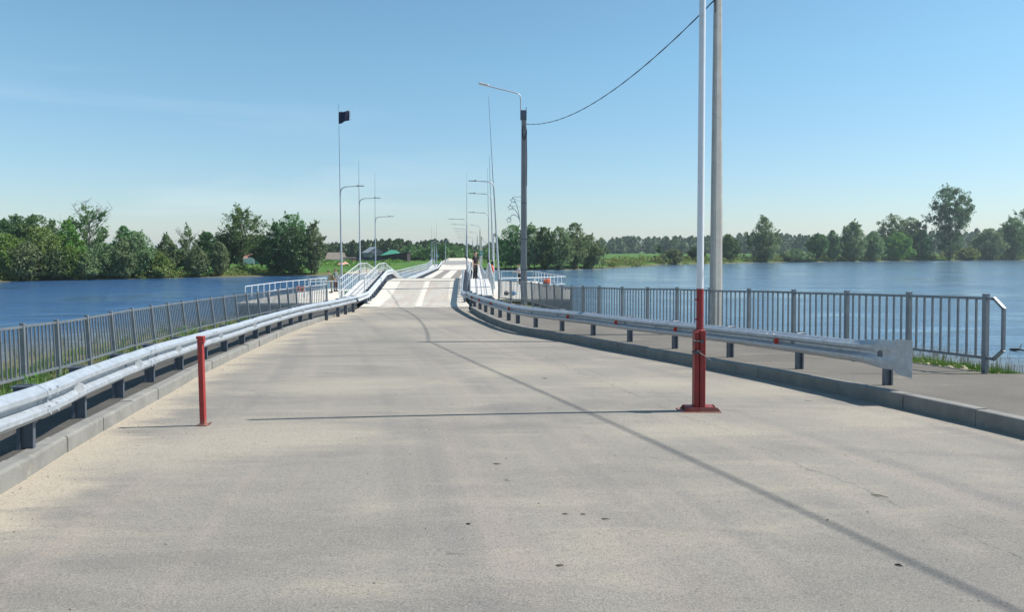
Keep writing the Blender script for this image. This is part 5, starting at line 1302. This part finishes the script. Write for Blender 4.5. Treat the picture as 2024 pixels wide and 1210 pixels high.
# leafy weeds by the left fence foot
def weed(label, x, y, h, seed, grp):
    rn = random.Random(seed); z = ground_z(x, y); t = thing('weed', label, 'plant', (x, y, z), 0, grp); V = []; Fs = []; st_ = MB()
    for s in range(9):
        a = rn.uniform(0, 6.28); tip = Vector((math.cos(a) * h * .55, math.sin(a) * h * .55, h * rn.uniform(.6, 1.0))); st_.tube([(0, 0, -.03), tip * .55 + Vector((0, 0, h * .12)), tip], [.008, .006, .003], 4)
        for k in range(7):
            f = rn.uniform(.3, 1); c = tip * f; b1 = rn.uniform(0, 6.28); L = h * .17 * rn.uniform(.6, 1.2); d1 = Vector((math.cos(b1), math.sin(b1), rn.uniform(-.2, .5))) * L; d2 = Vector((-math.sin(b1), math.cos(b1), rn.uniform(-.3, .3))) * L * .36; o = len(V)
            V += [c, c + d1 * .5 + d2, c + d1, c + d1 * .5 - d2]; Fs.append((o, o + 1, o + 2, o + 3))
    st_.build('stem', M['grass'], t); me = bpy.data.meshes.new('leaves'); me.from_pydata(V, [], Fs); me.update(); me.materials.append(M['lf_bright']); ob = bpy.data.objects.new('leaves', me); C.objects.link(ob); ob.parent = t
for i, (u, v, h) in enumerate(((282, 690, .45), (338, 672, .5), (350, 667, .38), (372, 663, .34), (8, 765, .4))):
    d_ = (20.3, 22.4, 23.4, 24.6, 13.2)[i]; x = xat(u, d_) + .5
    weed(['broad leaved weed clump at the left fence foot, nearest of the four together', 'largest leafy weed at the left fence foot', 'leafy weed just right of the largest one at the fence foot', 'small leafy weed farthest along the left fence foot', 'leafy weed in the grass at the left frame edge'][i], x, d_, h * 1.0, 60 + i, 'leafy weeds by the left fence')
mb = MB(); rn = random.Random(77)
for i in range(520):
    y = rn.uniform(13.5, 26); x = lerp(FLx, y) + rn.uniform(.15, 1.7); r = rn.uniform(.02, .06); mb.ball((x, y, ground_z(x, y) + r * .3), (r * rn.uniform(.8, 1.5), r, r * .7), 6, 4, .18, rn)
for i in range(460):
    y = rn.uniform(12.6, 19); x = lerp(FRx, y) + rn.uniform(.0, 2.2) ** 1; r = rn.uniform(.02, .06); mb.ball((x, y, ground_z(x, y) + r * .3), (r * rn.uniform(.8, 1.5), r, r * .7), 6, 4, .18, rn)
tag(mb.build('gravel', M['stone']), 'pale yellowish stones scattered under both fences', 'gravel', kind='stuff')
# driftwood
def log(label, a, b, r, grp='driftwood on the right shore'):
    a = Vector(a); b = Vector(b); m = a.lerp(b, .5) + Vector((0, .05, .04)); o = MB().tube([a, a.lerp(m, .6), m, b], [r, r * 1.2, r * .9, r * .4], 7).tube([m, m + Vector((.15, .1, .22))], [r * .5, r * .2], 5).build('driftwood', M['drywood']); tag(o, label, 'driftwood', grp)
g1 = Vector((xat(1680, 32), 32, WZ + .04)); g2 = Vector((xat(1742, 31.5), 31.5, WZ + .10)); log('dark piece of driftwood lying in the shallows behind the guardrail end', g1, g2, .05)
g1 = Vector((xat(2000, 30), 30, WZ + .03)); g2 = Vector((xat(2040, 29), 29, WZ + .06)); log('driftwood branch at the right frame edge beyond the fence loop', g1, g2, .05)
# litter on the road
def twig(label, u0, v0, u1, v1, r, mat):
    a = G(u0, v0) + Vector((0, 0, r * .8 + .012)); b = G(u1, v1) + Vector((0, 0, r * .8 + .012)); m = a.lerp(b, .45) + Vector((0, -.008, .006)); o = MB().tube([a, m, b], [r * .5, r, r * .35], 6).build('twig', mat); tag(o, label, 'twig', 'litter on the road')
twig('pale curved twig lying on the right half of the road', 1722, 982, 1757, 988, .007, M['stone'])
twig('small dark twig near the cable shadow at the bottom of the road', 1769, 1122, 1785, 1126, .006, M['black'])
def clod(label, u, v, r, seed, mat='black'):
    p = G(u, v); rn = random.Random(seed); o = MB().ball(p + Vector((0, 0, .014)), (r * 1.5, r, .008), 9, 5, .2, rn).build('clod', M[mat]); tag(o, label, 'clod', 'litter on the road')
for i, (u, v, r, lb) in enumerate(((926, 1041, .010, 'small black clod in the middle of the foreground road'), (983, 921, .022, 'flat dark clod farthest from the camera on the road'), (1117, 1021, .016, 'left of the three dark clods in a row'), (1153, 1022, .013, 'middle one of the three dark clods in a row'), (1197, 1031, .018, 'right of the three dark clods in a row'), (1107, 1124, .016, 'dark clod nearest the bottom of the frame'), (1077, 750, .03, 'distant dark clod ahead near the centre of the road'))):
    clod(lb, u, v, r, i, 'drywood' if i not in (0,) else 'black')

# ================================================================== VILLAGE BEYOND
def wallmat(name, col, **k): return simple(name, col, .85, 0, .14, 1.2, **k)
def gable(label, u, d_, wpx, vbase, veave, vridge, wall, roof, depth=6, rz=0, ridge='x', windows=(), cat='house', hip=False):
    x = xat(u, d_); zb = zt(vbase, d_); W = wpx * d_ / F; he = zt(veave, d_) - zb; hr = zt(vridge, d_) - zb
    t = thing('house', label, cat, (x, d_, zb), rz, 'houses of the far village'); a, b = W / 2, depth / 2
    MB().box((0, 0, he / 2 - .6), (W, depth, he + 1.2)).build('wall', wall, t)
    o = .35
    if hip:
        V = [(-a - o, -b - o, he), (a + o, -b - o, he), (a + o, b + o, he), (-a - o, b + o, he), (-a * .25, 0, hr), (a * .25, 0, hr)]
        R = MB().add(V, [(0, 1, 5, 4), (1, 2, 5), (2, 3, 4, 5), (3, 0, 4), (0, 3, 2, 1)])
    elif ridge == 'x':
        V = [(-a - o, -b - o, he - .1), (a + o, -b - o, he - .1), (a + o, 0, hr), (-a - o, 0, hr), (a + o, b + o, he - .1), (-a - o, b + o, he - .1)]
        R = MB().add(V, [(0, 1, 2, 3), (3, 2, 4, 5), (0, 3, 5), (1, 4, 2), (0, 5, 4, 1)])
    else:
        V = [(-a - o, -b - o, he - .1), (0, -b - o, hr), (a + o, -b - o, he - .1), (-a - o, b + o, he - .1), (0, b + o, hr), (a + o, b + o, he - .1)]
        R = MB().add(V, [(0, 1, 4, 3), (1, 2, 5, 4), (0, 3, 5, 2)])
        MB().prism([Vector((-a, -b, he)), Vector((a, -b, he)), Vector((0, -b, hr - .12))], (0, 0, 0), (0, depth, 0)).build('gable', wall, t)
    R.build('roof', roof, t)
    for wx, wz, ww, wh in windows:
        f = MB().box((wx * a, -b - .03, wz * he), (ww, .08, wh)).build('window', M['white'], t); MB().box((wx * a, -b - .075, wz * he), (ww * .8, .03, wh * .82)).build('pane', M['black'], f)
    return t
gable('pink-brown roofed house with dark lower wall between the left bank trees', 503, 172, 40, 524, 513, 499, wallmat('wall_dark_red', (.20, .08, .07)), wallmat('roof_pink', (.36, .17, .14)), 7, 0, 'x', ((-.4, .5, .8, .9), (.3, .5, .8, .9)))
gable('long low house with a weathered brown roof left of the first lamp', 664, 215, 28, 519, 512, 499, wallmat('wall_grey_wood', (.14, .12, .10)), wallmat('roof_brown', (.20, .165, .13)), 7)
gable('grey two storey house with a metal gable roof between two lamps', 738, 235, 30, 519, 499, 488, wallmat('wall_grey', (.22, .21, .22)), wallmat('roof_grey', (.30, .33, .36)), 8, R_(25), 'y', ((-.4, .62, 1.2, 1.1), (.25, .62, 1.0, 1.0)))
gable('house with a bright green hipped roof behind the dark plank building', 776, 222, 36, 519, 505.5, 494, wallmat('wall_tan', (.22, .17, .12)), wallmat('roof_green', (.03, .20, .13)), 8, 0, 'x', (), 'house', True)
t = gable('small reddish brown shed on the far bank beside the blue fence', 691, 195, 19, 521, 510, 508.5, wallmat('wall_redbrown', (.15, .075, .055)), wallmat('roof_dark', (.08, .07, .07)), 4, cat='shed'); t['group'] = 'sheds of the far village'
t = gable('low dark shed with grey roof edge left of the reddish brown shed', 671, 192, 18, 520, 514, 512, wallmat('wall_black', (.035, .035, .04)), wallmat('roof_grey2', (.10, .10, .11)), 4, cat='shed'); t['group'] = 'sheds of the far village'
# dark plank building with a slanting top
d_ = 205; t = thing('plank_barn', 'long dark brown plank barn whose wall top slants up to the right', 'barn', (xat(779, d_), d_, zt(518.5, d_)))
W = 58 * d_ / F; hl = zt(507.5, d_) - t.location.z; hr_ = zt(499.5, d_) - t.location.z
MB().prism([Vector((-W / 2, -3, -1)), Vector((W / 2, -3, -1)), Vector((W / 2, -3, hr_)), Vector((-W / 2, -3, hl))], (0, 0, 0), (0, 6, 0)).build('wall', wallmat('dark_planks', (.045, .03, .03)), t)
mb = MB()
for k in range(24): mb.box((-W / 2 + W * (k + .5) / 24, -3.04, (hl + (hr_ - hl) * k / 24) / 2 - .3), (.05, .05, hl + (hr_ - hl) * k / 24))
mb.build('battens', wallmat('plank_edges', (.07, .05, .045)), t)
MB().prism([Vector((-W / 2 - .3, -3.4, hl)), Vector((W / 2 + .3, -3.4, hr_)), Vector((W / 2 + .3, -3.4, hr_ + .18)), Vector((-W / 2 - .3, -3.4, hl + .18))], (0, 0, 0), (0, 6.8, 0)).build('roof', wallmat('dark_roof', (.06, .05, .05)), t)
d_ = 198; t = thing('plank_fence', 'dark blue board fence on the far bank between the shed and the barn', 'fence', (xat(727, d_), d_, zt(519.5, d_))); W = 52 * d_ / F
mb = MB(); n = 26
for k in range(n): mb.box((-W / 2 + W * (k + .5) / n, 0, .55 + .02 * (k % 2)), (W / n - .03, .05, 1.9))
mb.build('boards', wallmat('blue_boards', (.03, .04, .075)), t); MB().box((0, .05, .4), (W, .05, .1)).box((0, .05, 1.2), (W, .05, .1)).build('rails', M['drywood'], t)
# parked car and pale gate by the pink-roofed house
d_ = 158; t = thing('parked_car', 'small teal green car in front of the pink-roofed house', 'car', (xat(511, d_), d_, fz(xat(511, d_), d_)), R_(8))
MB().loft([[(-1.9, y_, .35), (-1.9, y_, .85), (-1.1, y_ * .95, .95), (-.6, y_ * .85, 1.42), (.7, y_ * .85, 1.42), (1.2, y_ * .95, .92), (1.95, y_, .8), (1.95, y_, .35)] for y_ in (-.8, .8)], closed=True, caps=True).build('body', simple('teal_car_paint', (.02, .22, .18), .3, 0, .05), t, bevel=.05)
MB().loft([[(-.98, y_, .98), (-.58, y_, 1.34), (.66, y_, 1.34), (1.06, y_, .98)] for y_ in (-.79, .79)], closed=True, caps=True).build('windows', M['black'], t)
for sx_ in (-1.2, 1.25):
    for sy_ in (-.72, .72): MB().tube([(sx_, sy_ - .1, .32), (sx_, sy_ + .1, .32)], .32, 14).build('wheel', M['black'], t)
d_ = 156; t = thing('white_gate', 'small white gate panel left of the teal car', 'gate', (xat(492, d_), d_, fz(xat(492, d_), d_)))
MB().box((0, 0, .9), (2.0, .06, 1.2), bev=.02).build('panel', M['white'], t); MB().box((-1.05, 0, .8), (.12, .12, 1.8)).build('post', M['white'], t); MB().box((1.05, 0, .8), (.12, .12, 1.8)).build('post', M['white'], t)
# pink beach umbrellas / boats on the sand
for i, (u, v) in enumerate(((674, 532), (682, 531.5))):
    d_ = shore_d(u) + 5 + i; x = xat(u, d_); t = thing('beach_parasol', ['left of two pale pink parasols on the little beach behind the first lamp', 'right of two pale pink parasols on the little beach behind the first lamp'][i], 'parasol', (x, d_, fz(x, d_)), 0, 'pink parasols on the beach')
    MB().tube([(0, 0, 0), (0, 0, 1.4)], .03, 6).build('pole', M['white'], t)
    V = [(0, 0, 1.62)] + [(.75 * math.cos(a), .75 * math.sin(a), 1.22) for a in [2 * math.pi * k / 12 for k in range(12)]] + [(0, 0, 1.54)] 
    MB().add(V, [(0, 1 + k, 1 + (k + 1) % 12) for k in range(12)] + [(13, 1 + (k + 1) % 12, 1 + k) for k in range(12)]).build('canopy', simple('pink_canopy', (.72, .33, .27), .8, 0, .05), t)
# far road: asphalt then sand
def far_road(name, mat, pts, zoff=0):
    rows = []
    for (y, xa, xb, z) in pts: rows.append([(xa - 3.0, y, fz(xa - 3, y) - .15), (xa - .6, y, z - .05), (xa, y, z), ((xa + xb) / 2, y, z + .03), (xb, y, z), (xb + .6, y, z - .05), (xb + 3.0, y, fz(xb + 3, y) - .15)])
    o = MB().loft(rows, smooth=False).build(name, mat); return tag(o, kind='structure')
far_road('far_road_asphalt', M['farasphalt'], [(y, xat(lerp([(121, 868), (140, 880), (175, 891)], y), y), xat(lerp([(121, 914), (175, 920)], y), y) + .3, -.56 + (y - 121) * .0015) for y in (121.5, 130, 140, 150, 160, 172)])
far_road('far_road_sand', M['sandroad'], [(y, xat(lerp([(172, 891), (230, 892), (300, 892)], y), y), xat(lerp([(172, 921), (240, 920), (300, 914)], y), y), lerp([(172, -.48), (240, -.2), (300, .25)], y)) for y in (172, 185, 200, 220, 240, 270, 300)])
# green road signs at the far bridge end
for i, (u, v) in enumerate(((863.5, 505.5), (951, 500.5))):
    d_ = 145 - i * 5; x = xat(u, d_); zc = zt(v, d_); zg = fz(x, d_); t = thing('road_sign', ['green square sign with a white figure beside the far left lamps', 'green square sign with a white figure behind the man in black'][i], 'sign', (x, d_, zg), 0, 'green signs at the far bridge end')
    MB().tube([(0, .05, 0), (0, .05, zc - zg + .3)], .04, 6).build('post', M['lampmetal'], t); MB().box((0, 0, zc - zg), (.78, .04, .85), bev=.02).build('plate', simple('sign_green', (.02, .22, .10), .4, 0, .03), t)
    MB().box((0, -.03, zc - zg), (.40, .02, .40)).box((.25, -.03, zc - zg - .2), (.08, .02, .3)).build('figure', M['white'], t)
    MB().box((.0, -.042, zc - zg), (.14, .02, .22)).build('figure_core', M['green'], t)
# pale warning cone pile at the far bridge end
t = thing('far_pier_gate', 'white triangular frame standing at the far end of the left walkway', 'frame', (xl_b(112) - 1.0, 112, zd(112)))
MB().bar((-.7, 0, 0), (-.1, 0, 1.7), .12, .12, (0, 1, 0)).bar((.7, 0, 0), (.1, 0, 1.7), .12, .12, (0, 1, 0)).bar((-.2, 0, 1.6), (.2, 0, 1.6), .12, .12).bar((-.5, 0, .6), (.5, 0, .6), .08, .08).build('frame', M['white'], t)

# ================================================================== HAZE
hz, hn, hp, ho = newmat('haze_air'); hn.nodes.remove(hp)
pv = hn.nodes.new('ShaderNodeVolumePrincipled'); pv.inputs['Color'].default_value = (.80, .90, 1, 1); pv.inputs['Density'].default_value = .00022; pv.inputs['Anisotropy'].default_value = .2
hn.links.new(pv.outputs[0], ho.inputs['Volume'])
hb_ = MB().box((0, 1500, 14.5), (10400, 6800, 41)).build('haze', hz); tag(hb_, kind='stuff')
